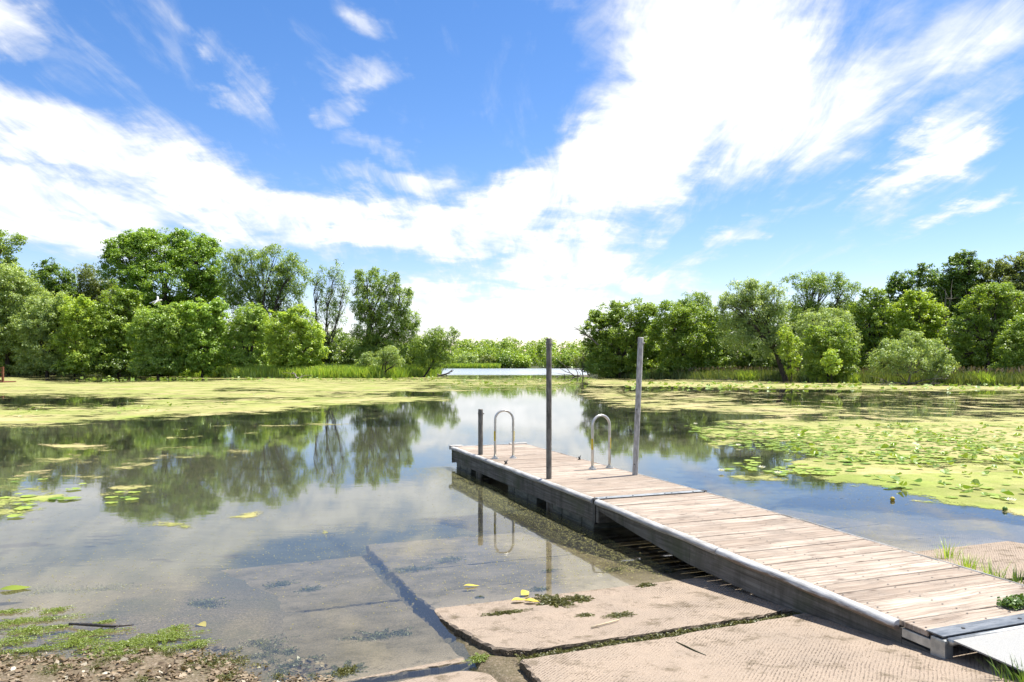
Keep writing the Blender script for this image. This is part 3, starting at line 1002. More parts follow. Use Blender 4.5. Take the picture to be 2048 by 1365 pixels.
tree('edge_tree', 'low dense tree at the right picture edge close to the water', 'tree', 76, 2060,
     [(2040, 665, 34, 26), (2075, 650, 36, 34), (2030, 700, 34, 28), (2060, 730, 46, 34), (2010, 735, 30, 22)], 'mid', k=3.0, seed=36)
tree('silver_shrub', 'big silvery willow shrub with tangled bare stems at the right waterline', 'shrub', 75, 1815,
     [(1825, 680, 24, 18), (1790, 705, 36, 24), (1855, 708, 36, 26), (1885, 722, 24, 22), (1765, 728, 30, 20), (1820, 728, 46, 22), (1870, 742, 32, 16)],
     'grey', kind='willow', k=2.9, seed=37, trunk_r=0.12, twigs=4, pre=0.16, bark=DEAD)
tree('twiggy_shrub', 'thin brownish shrub with bare twigs at the tip of the right bank', 'shrub', 118, 1166,
     [(1165, 712, 15, 10), (1150, 720, 13, 10), (1172, 728, 12, 10)], 'olive', kind='willow', k=1.1, seed=38, trunk_r=0.10, twigs=6, pre=0.12, bark=DEAD)

# ---- understorey shrubs that close the view under the crowns
rs = np.random.default_rng(55)
LN = ['beside the brown railing', 'below the silvery willow', 'below the yellow-green loose tree', 'behind the dark shore bush', 'under the tall cottonwood', 'under the first pale rounded tree',
      'right of the second pale rounded tree', 'under the airy willow', 'left of the half-bare tree', 'right of the half-bare tree', 'under the last high willow', 'behind the pale waterside shrub', 'behind the leaning tip willow']
for i, (nm, x) in enumerate(zip(LN, (20, 80, 150, 215, 280, 350, 455, 535, 620, 690, 760, 815, 850))):
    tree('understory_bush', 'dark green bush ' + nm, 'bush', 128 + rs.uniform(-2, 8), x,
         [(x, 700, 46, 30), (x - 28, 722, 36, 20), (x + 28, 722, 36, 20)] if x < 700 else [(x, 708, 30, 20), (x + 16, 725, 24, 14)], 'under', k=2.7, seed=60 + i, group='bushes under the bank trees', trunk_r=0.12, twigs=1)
RN = ['at the foot of the tree on the point', 'left of the pale steel post', 'right of the pale steel post', 'left of the dark leaning trunk', 'behind the dark leaning trunk', 'behind the slim yellow-green tree', 'behind the tiny sapling',
      'left of the silver shrub', 'behind the silver shrub', 'right of the silver shrub', 'under the layered tree', 'at the right picture edge']
for i, (nm, x) in enumerate(zip(RN, (1215, 1275, 1335, 1410, 1480, 1545, 1620, 1710, 1790, 1890, 1950, 2030))):
    Y = 118 - (x - 1200) / 850 * 34
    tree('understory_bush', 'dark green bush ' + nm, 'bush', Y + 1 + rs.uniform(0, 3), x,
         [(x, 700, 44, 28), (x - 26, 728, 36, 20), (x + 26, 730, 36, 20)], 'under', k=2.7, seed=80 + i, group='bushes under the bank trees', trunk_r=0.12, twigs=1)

# ---- the wood behind the waterside trees reads as one dark mass
for nm, lab, xs, ytop, Y0, Y1 in (('left_wood', 'dark wood behind the waterside trees of the left bank', (-250, 800), lambda x: (596 if x < 430 else 640) + max(0, x - 480) * 0.13, 150, 165),
                                  ('right_wood', 'dark wood behind the waterside trees of the right bank', (1230, 2400), lambda x: 652 - max(0, x - 1230) * 0.10, 122, 136)):
    r_ = np.random.default_rng(88)
    bl = []
    for i in range(80):
        x = xs[0] + (xs[1] - xs[0]) * (i + r_.uniform(-0.4, 0.4)) / 80
        Y = r_.uniform(Y0, Y1) - (max(0, x - 1400) * 0.018 if nm == 'right_wood' else 0)
        yt = ytop(x) + r_.uniform(-8, 10)
        while yt < 735:
            c = AT(x + r_.uniform(-10, 10), yt + 16, Y)
            bl.append((c.x, c.y, c.z, 24 * Y / F, 24 * Y / F, 17 * Y / F))
            yt += 24
    V, T, _ = crown(bl, Y0 * 0.0028, 'broad', r_, 2.6, 0.33, 0.6)
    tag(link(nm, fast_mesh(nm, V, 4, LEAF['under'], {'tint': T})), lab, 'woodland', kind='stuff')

# ---- far shore: a wooded hillside that reads as one mass, with paler single trees in front
rf = np.random.default_rng(90)
bl = []
for row, (Y, n) in enumerate(((432, 70), (455, 70), (485, 70), (520, 64))):
    for i in range(n):
        x = -260 + 2500 * (i + rf.uniform(-0.4, 0.4)) / n
        if 150 < x < 780 or 1320 < x < 1980: continue
        hy = (704, 694, 687, 683)[row] + rf.uniform(-5, 5) + (max(0, (x - 1040)) * 0.03 if x < 1200 else 4)
        c = AT(x, hy + 10, Y)
        s = Y / F
        rr = rf.uniform(15, 24)
        bl.append((c.x, c.y, c.z, rr * s, rr * s, rr * 0.75 * s))
        c = AT(x + rf.uniform(-8, 8), hy + 26, Y - 2)
        bl.append((c.x, c.y, c.z, rr * 1.1 * s, rr * s, rr * 0.8 * s))
V, T, _ = crown(bl, 1.0, 'broad', rf, 3.6, 0.34, 0.6)
tag(link('far_wood', fast_mesh('far_wood', V, 4, LEAF['mid'], {'tint': T})), 'mass of green woodland on the far lake shore', 'woodland', kind='stuff')
for i, (x, w, h, m, lb) in enumerate(((936, 26, 15, 'grey', 'pale rounded willow at the far shore, left in the channel gap'), (972, 20, 12, 'olive', 'smaller rounded tree beside the pale far-shore willow'),
                                      (1045, 16, 12, 'bright', 'bright little tree at the far shore left of the tall dark post'), (1010, 18, 13, 'dark', 'dark green tree at the far shore between paler ones'),
                                      (1125, 18, 12, 'mid', 'green tree at the far shore right of the tall dark post'))):
    tree('far_tree', lb, 'tree', 426, x, [(x, 722 - h * 0.1, w, h), (x - w * 0.5, 727, w * 0.7, h * 0.7), (x + w * 0.5, 727, w * 0.7, h * 0.7)], m, k=3.0, seed=100 + i, leaf=0.8, trunk_r=0.3, twigs=1, base_z=0.1)


# ---- grass and reeds along the banks
def blades(name, pts, h0, h1, w, mat, r, label, lean=0.25, cat='grass'):
    n = len(pts)
    h = r.uniform(h0, h1, n)
    an = r.uniform(0, math.pi * 2, n)
    ww = w * r.uniform(0.6, 1.3, n)
    s = np.stack([np.cos(an), np.sin(an), np.zeros(n)], 1)
    tip = pts + np.stack([r.normal(size=n) * lean * h, r.normal(size=n) * lean * h, h], 1)
    mid = pts * 0.45 + tip * 0.55 + np.stack([np.zeros(n), np.zeros(n), h * 0.08], 1)
    V = np.stack([pts - s * ww[:, None] * 0.5, pts + s * ww[:, None] * 0.5, mid + s * ww[:, None] * 0.4, tip, mid - s * ww[:, None] * 0.4], 1).reshape(-1, 3)
    T = np.repeat(r.random(n), 5)
    return tag(link(name, fast_mesh(name, V, 5, LEAF[mat], {'tint': T})), label, cat, kind='stuff')


def shore_pts(shore, x0, x1, d0, d1, n, r, back):
    bk = np.array(Vector(back).normalized())
    px = r.uniform(x0, x1, n)
    cum = [(1024 + F * p.x / p.y) for p in shore]
    X = np.interp(px, cum, [p.x for p in shore])
    Yv = np.interp(px, cum, [p.y for p in shore])
    dd = d0 + (d1 - d0) * r.random(n)
    z = np.interp(dd, [0, 0.9, 3.5, 12], [-0.1, 0.05, 0.3, 0.65])
    return np.stack([X + bk[0] * dd, Yv + bk[1] * dd, z], 1)


rg = np.random.default_rng(120)
LS2 = [p for p in LSH[:10]]
RS2 = [p for p in RSH[2:]]
blades('bank_grass', shore_pts(LS2, 325, 884, 0.2, 10, 30000, rg, (-0.2, 1, 0)), 0.8, 1.8, 0.11, 'grass', rg, 'bright tall grass along the left bank')
blades('left_reeds', shore_pts(LS2, -300, 345, 0.2, 6, 9000, rg, (-0.2, 1, 0)), 0.7, 1.6, 0.11, 'reed', rg, 'greyish reeds along the far left shore', cat='reeds')
blades('right_reeds', shore_pts(RS2, 1195, 2300, 0.1, 6, 15000, rg, (0.3, 1, 0)), 0.5, 1.25, 0.085, 'reed', rg, 'dull green reeds along the right bank', cat='reeds')
pp = np.concatenate([shore_pts(RS2, x0, x1, 0.1, 4, n_, rg, (0.3, 1, 0)) for x0, x1, n_ in ((1262, 1300, 700), (1480, 1515, 700), (1625, 1722, 2600), (1968, 1995, 700))])
blades('green_grass', pp, 0.5, 1.2, 0.085, 'grass', rg, 'bright green grass patches in the reeds of the right bank')
sp = np.concatenate([shore_pts(RS2, 1300, 2200, 1, 6, 1300, rg, (0.3, 1, 0)), shore_pts(LS2, -200, 880, 3, 9, 1500, rg, (-0.2, 1, 0))])
sp[:, 2] += rg.uniform(0.9, 1.3, len(sp))
blades('reed_plumes', sp, 0.15, 0.4, 0.09, 'seed', rg, 'pale brown seed plumes above the reeds', cat='reeds')
fw = shore_pts([P(700, 737.3), P(900, 737.3), P(1010, 737.3)], 880, 1000, 0.0, 6, 2500, rg, (0, 1, 0))
blades('far_reeds', fw, 1.6, 3.0, 0.5, 'grass', rg, 'strip of green reeds at the far shore', cat='reeds')


# ---- dead wood on the banks
def dead_branch(name, label, base, tips, r0, seed, mat=DEAD, cat='branch', sub=4):
    r = np.random.default_rng(seed)
    root_p = Vector(base)
    g = Geo()
    for tp in tips:
        tp = Vector(tp) - root_p
        pts = limb(g, (0, 0, 0), tp, r0, r0 * 0.25, r, 0.14, 7, 6)
        for k in range(sub):
            s0 = pts[int(r.integers(2, 7))]
            e = s0 + (tp * r.uniform(0.2, 0.4)) + Vector(r.normal(size=3)) * tp.length * 0.14
            limb(g, s0, e, r0 * 0.4, r0 * 0.08, r, 0.12, 4, 4)
    o = link(name, g.mesh(name, mat, True), None, root_p)
    return tag(o, label, cat)


dead_branch('dead_branch', 'dead forked branch reaching left out of the tree on the right point', AT(1196, 690, 110), [AT(1150, 655, 110), AT(1163, 664, 110.5)], 0.12, 1)
dead_branch('fallen_branches', 'bare fallen branches lying in the water at the right point', P(1176, 752), [AT(1122, 741, 124), AT(1134, 734, 125), AT(1130, 748, 121), AT(1150, 738, 124)], 0.16, 2)
dead_branch('driftwood', 'dark driftwood snag at the tip of the left bank', P(880, 752), [AT(907, 741, 135), AT(893, 748, 133), AT(868, 747, 137)], 0.17, 3)
dead_branch('fallen_log', 'short pale log at the edge of the left bank grass', P(596, 757.5, 0.1), [AT(583, 751.5, 108), AT(606, 753, 108)], 0.11, 4, sub=2)
dead_branch('broken_limb', 'broken pale limb slanting down from the half-bare tree', AT(655, 662, 121), [AT(676, 692, 120), AT(640, 664, 121)], 0.15, 5, sub=3)
dead_branch('leaning_sapling', 'dark bare sapling slanting over the grass under the pale willow shrub', P(755, 755, 0.1), [AT(772, 722, 111), AT(792, 728, 111)], 0.17, 6, mat=BARK)
dead_branch('shrub_stems', 'tangle of bare grey stems under the silver shrub at the waterline', P(1815, 768, 0.1),
            [AT(1760, 758, 73), AT(1790, 745, 73), AT(1850, 752, 73), AT(1905, 757, 73), AT(1880, 766, 72), AT(1775, 768, 72)], 0.06, 7, sub=7)
dead_branch('bare_snag', 'thin bare snag in front of the tall dark pointed tree', AT(1915, 690, 92), [AT(1890, 578, 92), AT(1905, 590, 92.5), AT(1930, 600, 92)], 0.11, 8, sub=6)

# ------------------------------------------------------------------ floating cover: duckweed, lily pads
def poly_sd(px, py, poly, ys=3.0):
    """signed distance (positive inside) with rows stretched"""
    q = np.array(poly, float)
    q[:, 1] *= ys
    X, Yy = px, py * ys
    inside = np.zeros(px.shape, bool)
    dist = np.full(px.shape, 1e9)
    n = len(q)
    for i in range(n):
        x0, y0 = q[i]
        x1, y1 = q[(i + 1) % n]
        cond = ((y0 > Yy) != (y1 > Yy)) & (X < (x1 - x0) * (Yy - y0) / (y1 - y0 + 1e-12) + x0)
        inside ^= cond
        dx, dy = x1 - x0, y1 - y0
        t = np.clip(((X - x0) * dx + (Yy - y0) * dy) / (dx * dx + dy * dy + 1e-9), 0, 1)
        dist = np.minimum(dist, np.hypot(X - x0 - t * dx, Yy - y0 - t * dy))
    return np.where(inside, dist, -dist)


MATS = [  # outline on the water, cover, soft edge, green
    ([(-620, 749), (330, 751), (890, 755), (960, 761), (900, 772), (840, 782), (800, 790), (880, 797), (800, 806), (690, 812), (560, 824), (400, 836), (240, 843), (100, 852), (-620, 862)], 0.80, 34, 0.45),
    ([(860, 752), (1120, 757), (1180, 768), (1120, 780), (980, 778), (900, 790), (820, 796), (840, 775)], 0.52, 26, 0.35),
    ([(1170, 757), (1500, 763), (1800, 769), (2700, 776), (2700, 788), (1800, 783), (1500, 780), (1180, 772)], 0.80, 18, 0.3),
    ([(1150, 770), (1500, 779), (2700, 786), (2700, 836), (1900, 835), (1560, 840), (1400, 826), (1260, 818), (1180, 800)], 0.54, 24, 0.2),
    ([(1500, 838), (1700, 833), (2700, 831), (2700, 1110), (2048, 1040), (1960, 1022), (1860, 1003), (1760, 985), (1660, 965), (1560, 945), (1580, 925), (1640, 905), (1570, 890), (1480, 872), (1420, 852)], 0.84, 44, 0.35),
    ([(1900, 935), (2700, 920), (2700, 1110), (1960, 1022), (1790, 988), (1650, 962), (1640, 940)], 0.93, 44, 1.0),
    ([(1360, 845), (1560, 838), (1640, 900), (1500, 905), (1400, 890)], 0.58, 30, 0.6),
    ([(1400, 935), (1560, 925), (1700, 965), (1760, 995), (1600, 990), (1450, 965)], 0.42, 60, 0.5),
    ([(-620, 955), (90, 962), (150, 985), (120, 1015), (60, 1040), (-620, 1050)], 0.62, 40, 0.7),
    ([(80, 890), (150, 887), (235, 891), (170, 898), (110, 897)], 0.68, 14, 0.0),
    ([(120, 953), (190, 950), (235, 953), (190, 960)], 0.66, 12, 0.0),
    ([(200, 975), (245, 971), (262, 976), (225, 980)], 0.66, 10, 0.1),
    ([(255, 1045), (320, 1038), (385, 1043), (380, 1054), (310, 1058)], 0.66, 20, 0.1),
    ([(455, 1036), (520, 1018), (545, 1024), (500, 1040)], 0.72, 20, 0.15),
    ([(635, 1066), (650, 1060), (668, 1065), (650, 1073)], 0.75, 16, 0.3),
    ([(300, 850), (800, 815), (850, 830), (600, 880), (300, 900)], 0.20, 60, 0.2),
    ([(0, 900), (500, 880), (600, 980), (200, 1010), (0, 960)], 0.22, 60, 0.2),
    ([(1150, 775), (1420, 820), (1420, 900), (1300, 870), (1180, 800)], 0.24, 40, 0.4),
]
# stretch of open, dark water inside the mats
HOLES = [([(60, 757), (300, 756), (520, 760), (300, 764), (120, 763)], 0.35, 16), ([(250, 797), (420, 794), (600, 799), (420, 806), (230, 808)], 0.30, 20), ([(560, 786), (760, 783), (860, 790), (640, 795)], 0.35, 18),
         ([(640, 765), (840, 763), (900, 768), (700, 771)], 0.3, 14), ([(1250, 776), (1700, 783), (1500, 788), (1240, 784)], 0.3, 16), ([(1600, 835), (2000, 842), (1800, 850), (1620, 846)], 0.25, 24), ([(1780, 925), (2060, 905), (2060, 925), (1850, 945)], 0.22, 40),
         ([(-620, 788), (150, 792), (270, 800), (240, 812), (80, 815), (-620, 806)], 0.75, 26), ([(40, 757), (330, 757), (420, 762), (100, 765)], 0.45, 14),
         ([(1560, 783), (2700, 790), (2700, 826), (1700, 822), (1500, 800)], 0.22, 26), ([(1470, 893), (1560, 893), (1580, 915), (1520, 932), (1430, 925)], 0.9, 30),
         ([(440, 777), (560, 779), (540, 784), (430, 783)], 0.5, 14), ([(1180, 830), (1400, 845), (1360, 860), (1420, 930), (1200, 920)], 0.9, 40)]


def cover_at(px, py):
    cov = np.zeros(px.shape)
    grn = np.zeros(px.shape)
    for poly, w, soft, gr in MATS:
        sd = poly_sd(px, py, poly)
        c = w * np.clip(0.5 + sd / (2 * soft), 0, 1)
        grn = np.where(c > cov, gr, grn)
        cov = np.maximum(cov, c)
    for poly, w, soft in HOLES:
        cov = cov - w * np.clip(0.5 + poly_sd(px, py, poly) / (2 * soft), 0, 1)
    return np.clip(cov, 0, 1.2), grn


rows = np.concatenate([np.arange(745, 800, 0.75), np.arange(800, 1125, 2.0)])
cols = np.arange(-640, 2720, 7.0)
CX, RY = np.meshgrid(cols, rows)
cov, grn = cover_at(CX, RY)
Yw = F * H / (RY - HOR)
XYZ = np.stack([(CX - 1024) / F * Yw, Yw, np.full(CX.shape, 0.004)], -1)
db, da = to_dock(XYZ[..., 0], XYZ[..., 1])
cov[(db > -0.1) & (db < 1.65) & (da > -6.3)] = 0
tag(link('duckweed', grid_mesh('duckweed', XYZ, DUCK, {'cover': cov, 'green': grn}, keep=cov > 0.16)), 'yellow-green duckweed mats floating on the bay', 'duckweed', kind='stuff')

# tiny loose duckweed everywhere on the near water
rd = np.random.default_rng(130)
n = 130000
X = rd.uniform(-15, 10, n)
Yv = rd.uniform(4.2, 24, n) ** 1.0
dens = fbm(X * 0.5, Yv * 0.35, 4)
b_, a_ = to_dock(X, Yv)
near = np.exp(-np.abs(b_ + 0.45) / 0.5) * (a_ > -6) * (a_ < 2)
k_ = (rd.random(n) < np.clip((dens - 0.33) * 2.3, 0.06, 1) + near) & ~((b_ > 0.0) & (b_ < 1.55) & (a_ > -6.2)) & (np.abs(X) < Yv * 0.72)
k_ &= a_ < np.where(b_ < -2.6, 2.4, 1.95)
X, Yv = X[k_], Yv[k_]
fb = -np.abs(rd.normal(size=9000)) * 0.42 - 0.02
fa = rd.uniform(-6.2, 1.7, 9000)
X = np.concatenate([X, ORG.x + fb * CT + fa * ST])
Yv = np.concatenate([Yv, ORG.y + fb * ST - fa * CT])
n = len(X)
an = rd.uniform(0, 6.28, n)
sz = rd.uniform(0.0032, 0.0085, n) * (0.75 + Yv * 0.03)
c, s = np.cos(an) * sz, np.sin(an) * sz
z = np.full(n, 0.003)
V = np.stack([np.stack([X + c, Yv + s, z], 1), np.stack([X - s, Yv + c, z], 1), np.stack([X - c, Yv - s, z], 1), np.stack([X + s, Yv - c, z], 1)], 1).reshape(-1, 3)
tag(link('duckweed_specks', fast_mesh('duckweed_specks', V, 4, LEAF['speck'], {'tint': np.repeat(rd.random(n), 4)})), 'loose specks of duckweed scattered on the open water', 'duckweed', kind='stuff')


def pad_geo(r, rad, raised=0.0, seed=0):
    """lily pad with notch, wavy rim; raised ones are cupped"""
    n = 14
    V = [(0, 0, 0.0)]
    for i in range(n + 1):
        an = math.radians(14) + (2 * math.pi - math.radians(28)) * i / n
        rr = rad * (1 + 0.05 * r.normal())
        z = 0.006 + 0.006 * abs(r.normal()) + raised * (0.55 + 0.45 * math.cos(2 * an)) * rad
        V.append((rr * math.cos(an), rr * math.sin(an), z))
    F_ = [(0, i, i + 1) for i in range(1, n + 1)]
    return V, F_


rp = np.random.default_rng(140)
PAD_ME = []
for i in range(6):
    V, Fc = pad_geo(rp, 0.13, 0.0)
    PAD_ME.append(mesh_from('pad', V, Fc, LEAF['pad']))
for i in range(5):
    V, Fc = pad_geo(rp, 0.12, 0.35 + 0.15 * i)
    PAD_ME.append(mesh_from('pad_cupped', V, Fc, LEAF['pad']))
for me in PAD_ME:
    at = me.attributes.new('tint', 'FLOAT', 'POINT')
    at.data.foreach_set('value', np.full(len(me.vertices), rp.uniform(0.0, 1.0), dtype=np.float32) + rp.uniform(-0.1, 0.1, len(me.vertices)).astype(np.float32))
ZONES = [  # polygon, count, share of cupped leaves, words
    ([(1365, 850), (1560, 842), (1650, 880), (1560, 905), (1420, 890)], 240, 0.04, 'flat lily pad at the left end of the right-hand lily field'),
    ([(1560, 850), (1780, 845), (1960, 880), (1960, 925), (1700, 930), (1560, 900)], 620, 0.16, 'lily leaf in the thick middle of the right-hand lily field'),
    ([(1780, 850), (2060, 845), (2060, 930), (1960, 920)], 300, 0.16, 'lily leaf in the outer right part of the lily field'),
    ([(1490, 915), (1720, 925), (1700, 950), (1560, 955), (1450, 940)], 64, 0.1, 'lily pad at the near tip of the lily field'),
    ([(1700, 925), (2060, 920), (2060, 1015), (1860, 990), (1740, 970)], 62, 0.6, 'cupped lily leaf standing up from the near green duckweed'),
    ([(0, 955), (110, 960), (290, 985), (270, 1005), (120, 1015), (0, 1050)], 22, 0.0, 'lily pad in the small patch at the left picture edge'),
    ([(0, 815), (250, 808), (500, 806), (480, 822), (100, 832), (0, 838)], 90, 0.3, 'small lily leaf on the left-hand duckweed'),
]
spots = []
for poly, cnt, cup, lab in ZONES:
    q = np.array(poly, float)
    got = 0
    while got < cnt:
        x = rp.uniform(q[:, 0].min(), q[:, 0].max())
        y = rp.uniform(q[:, 1].min(), q[:, 1].max())
        if poly_sd(np.array(x), np.array(y), poly) < 0: continue
        l2 = lab.replace('lily leaf in the thick middle of the right-hand lily field', 'lily leaf in the %s strip of the dense lily field' % ('far' if y < 874 else 'second' if y < 886 else 'third' if y < 900 else 'fourth' if y < 914 else 'nearest'))
        spots.append((x, y, rp.random() < cup, l2))
        got += 1
spots.sort(key=lambda s: -s[1])
spots = [s for s in spots if s[1] > 0]
EXTRA = []
ORD = lambda k: str(k) + ('th' if 10 < k % 100 < 14 else {1: 'st', 2: 'nd', 3: 'rd'}.get(k % 10, 'th'))
LABELS = [s[3] for s in spots]
for lab in set(LABELS[:300]):
    ids = sorted((i for i in range(300) if spots[i][3] == lab), key=lambda i: spots[i][0])
    if len(ids) <= 99:
        for k, i in enumerate(ids):
            LABELS[i] = lab + ', ' + ORD(k + 1) + ' from the left'
for i, (x, y, cup, lab) in enumerate(spots):
    me = PAD_ME[int(rp.integers(6, 11)) if cup else int(rp.integers(0, 6))]
    lab = LABELS[i]
    p = P(x, y, 0.012)
    rot = (0, 0, rp.uniform(0, 6.28))
    sc = rp.uniform(0.42, 0.92)
    if cup:
        sc *= 0.9
        rot = (rp.uniform(-0.45, 0.45), rp.uniform(-0.3, 0.3), rot[2])
        p.z += 0.05 * sc
    if i < 300:
        o = link('lily_pad', me, None, p, rot)
        o.scale = (sc, sc, sc)
        tag(o, lab, 'lily pad', 'lily pads: ' + spots[i][3])
    else:
        EXTRA.append((me, p, rot, sc))
from mathutils import Euler
g = Geo()
for me, p, rot, sc in EXTRA:
    R = Euler(rot).to_matrix()
    g.add(([R @ (v.co * sc) + p for v in me.vertices], [tuple(f.vertices) for f in me.polygons]))
# a fringe of far pads along both shores
for x0, x1, y0, y1, n_ in ((150, 880, 754, 762, 260), (1250, 2048, 764, 778, 260), (900, 1180, 757, 775, 60)):
    for i in range(n_):
        x = rp.uniform(x0, x1)
        p = P(x, rp.uniform(y0, y1) + (x - x0) / (x1 - x0) * (4 if x0 > 1200 else 1), 0.012)
        me = PAD_ME[int(rp.integers(0, 11))]
        R = Euler((rp.uniform(-0.4, 0.4), rp.uniform(-0.4, 0.4), rp.uniform(0, 6.28))).to_matrix()
        sc = rp.uniform(1.0, 2.0)
        g.add(([R @ (v.co * sc) + p + Vector((0, 0, 0.06)) for v in me.vertices], [tuple(f.vertices) for f in me.polygons]))
me = g.mesh('lily_leaves', LEAF['pad'])
at = me.attributes.new('tint', 'FLOAT', 'POINT')
at.data.foreach_set('value', rp.random(len(me.vertices)).astype(np.float32))
tag(link('lily_leaves', me), 'small distant lily leaves along both shores', 'lily leaves', kind='stuff')


def lily_flower(size):
    g = Geo()
    for ring, (n_, tilt, ln) in enumerate(((8, 0.45, 1.0), (7, 0.85, 0.85), (5, 1.2, 0.65))):
        for i in range(n_):
            an = 2 * math.pi * (i + 0.5 * ring) / n_
            d = Vector((math.cos(an), math.sin(an), 0))
            s = Vector((-math.sin(an), math.cos(an), 0))
            u = d * math.cos(tilt) + Vector((0, 0, math.sin(tilt)))
            L = size * ln
            g.add(([d * 0.01, d * 0.01 + u * L * 0.5 + s * L * 0.2, d * 0.01 + u * L, d * 0.01 + u * L * 0.5 - s * L * 0.2], [(0, 1, 2, 3)]))
    return g.mesh('water_lily', LEAF['petal'])


FL = lily_flower(0.085)
for x, y, lb in ((1443, 943, 'white water lily blossom nearest the dock, on open water'), (1524, 937, 'white water lily at the near tip of the lily field'), (1556, 948, 'white water lily low at the right of the near tip'),
                 (1477, 892, 'white water lily beside the dark patch of open water'), (1532, 868, 'white water lily in the leafy upper part of the field'), (1522, 846, 'white water lily at the back of the lily field'),
                 (1391, 849, 'white water lily at the far left end of the lily field'), (2022, 1003, 'white water lily at the right picture edge near the open water'), (40, 834, 'white water lily on the left-hand duckweed'),
                 (508, 790, 'white water lily far out on the left duckweed mat')):
    o = link('water_lily', FL, None, P(x, y, 0.03), (0, 0, rp.uniform(0, 6)))
    tag(o, lb, 'water lily', 'white water lilies')
for i, (x, y) in enumerate(((1785, 1000), (2010, 1020))):
    p = P(x, y, 0.012)
    g = Geo()
    g.add(tube([(0.01, 0, -0.03), (0.02, 0, 0.0), (0, 0, 0.03)], [0.012, 0.011, 0.01], 6))
    bmv = bmesh.new()
    bmesh.ops.create_uvsphere(bmv, u_segments=10, v_segments=7, radius=0.034)
    g.add(([v.co + Vector((0, 0, 0.012)) for v in bmv.verts], [tuple(v.index for v in f.verts) for f in bmv.faces]))
    bmv.free()
    me = g.mesh('lily_bud', LEAF['yleaf'] if i == 0 else LEAF['pad'], True)
    tag(link('lily_bud', me, None, p), ('round yellow lily bud on the edge of the near duckweed' if i == 0 else 'dark lily bud beside cupped leaves at the right edge'), 'lily bud')

# ------------------------------------------------------------------ boat ramp of concrete slabs
ramp = empty('boat_ramp', D(0, 3, 0), (0, 0, TH))
tag(ramp, kind='structure')
rc = np.random.default_rng(150)


def slab(outline, dz, tilt_b=0.0, thick=0.15, jag=0.011):
    """outline in dock frame (b,a); top follows the ramp plane + dz"""
    pts = []
    n = len(outline)
    for i in range(n):
        p, q = outline[i], outline[(i + 1) % n]
        L = math.hypot(q[0] - p[0], q[1] - p[1])
        m = max(1, int(L / 0.05))
        nx, ny = (q[1] - p[1]) / L, -(q[0] - p[0]) / L
        for k in range(m):
            f = k / m
            b = p[0] + (q[0] - p[0]) * f
            a = p[1] + (q[1] - p[1]) * f
            j = (float(fbm(np.array(b * 5.0 + 9), np.array(a * 5.0))) - 0.5) * 5 * jag + rc.normal() * jag * 0.5
            pts.append((b + nx * j, a + ny * j))
    c = np.mean(pts, 0)
    top = lambda b, a: ramp_z(a) + dz + tilt_b * (b - c[0])
    V, Fc = [], []
    m = len(pts)
    for lvl, (ins, z) in enumerate(((0.014, 0.0), (0.003, -0.012), (0.0, -0.05), (0.02, -thick))):
        for (b, a) in pts:
            d = np.array([c[0] - b, c[1] - a])
            d = d / (np.linalg.norm(d) + 1e-9)
            zz = top(b, a) + z + (rc.normal() * 0.006 if lvl in (1, 2) else 0)
            bb_, aa_ = b + d[0] * (ins + (abs(rc.normal()) * 0.006 if lvl == 0 else 0)), a + d[1] * ins
            V.append((bb_, -(aa_ - 3), zz))
    for lvl in range(3):
        for i in range(m):
            j = (i + 1) % m
            Fc.append((lvl * m + i, lvl * m + j, (lvl + 1) * m + j, (lvl + 1) * m + i))
    Fc.append(tuple(range(m)))
    me = mesh_from('concrete_slab', V, Fc, CONC)
    bm = bmesh.new()
    bm.from_mesh(me)
    bmesh.ops.recalc_face_normals(bm, faces=bm.faces)
    bm.to_mesh(me)
    bm.free()
    return link('concrete_slab', me, ramp)


slab([(-2.55, 1.46), (4.2, 1.46), (4.2, 3.36), (-0.1, 3.36), (-1.2, 3.42), (-2.22, 3.42), (-2.42, 3.25), (-2.52, 2.6)], 0.0)
slab([(-2.36, 3.60), (-1.2, 3.56), (0.0, 3.49), (4.2, 3.46), (4.2, 6.3), (-2.2, 6.3), (-2.40, 3.9)], 0.005)
slab([(-2.50, 0.36), (4.2, 0.36), (4.2, 1.42), (-2.54, 1.42)], -0.012)
slab([(-2.45, -1.6), (4.2, -1.6), (4.2, 0.30), (-2.52, 0.30)], -0.02)
slab([(-5.6, 1.30), (-2.60, 1.30), (-2.585, 3.22), (-5.6, 3.30)], -0.098, 0.010)
slab([(-5.6, 3.42), (-2.68, 3.36), (-2.48, 3.56), (-2.42, 4.2), (-2.3, 6.2), (-5.6, 6.2)], -0.098, 0.010)
slab([(-5.6, -1.2), (-2.58, -1.2), (-2.60, 1.22), (-5.6, 1.22)], -0.105, 0.01)


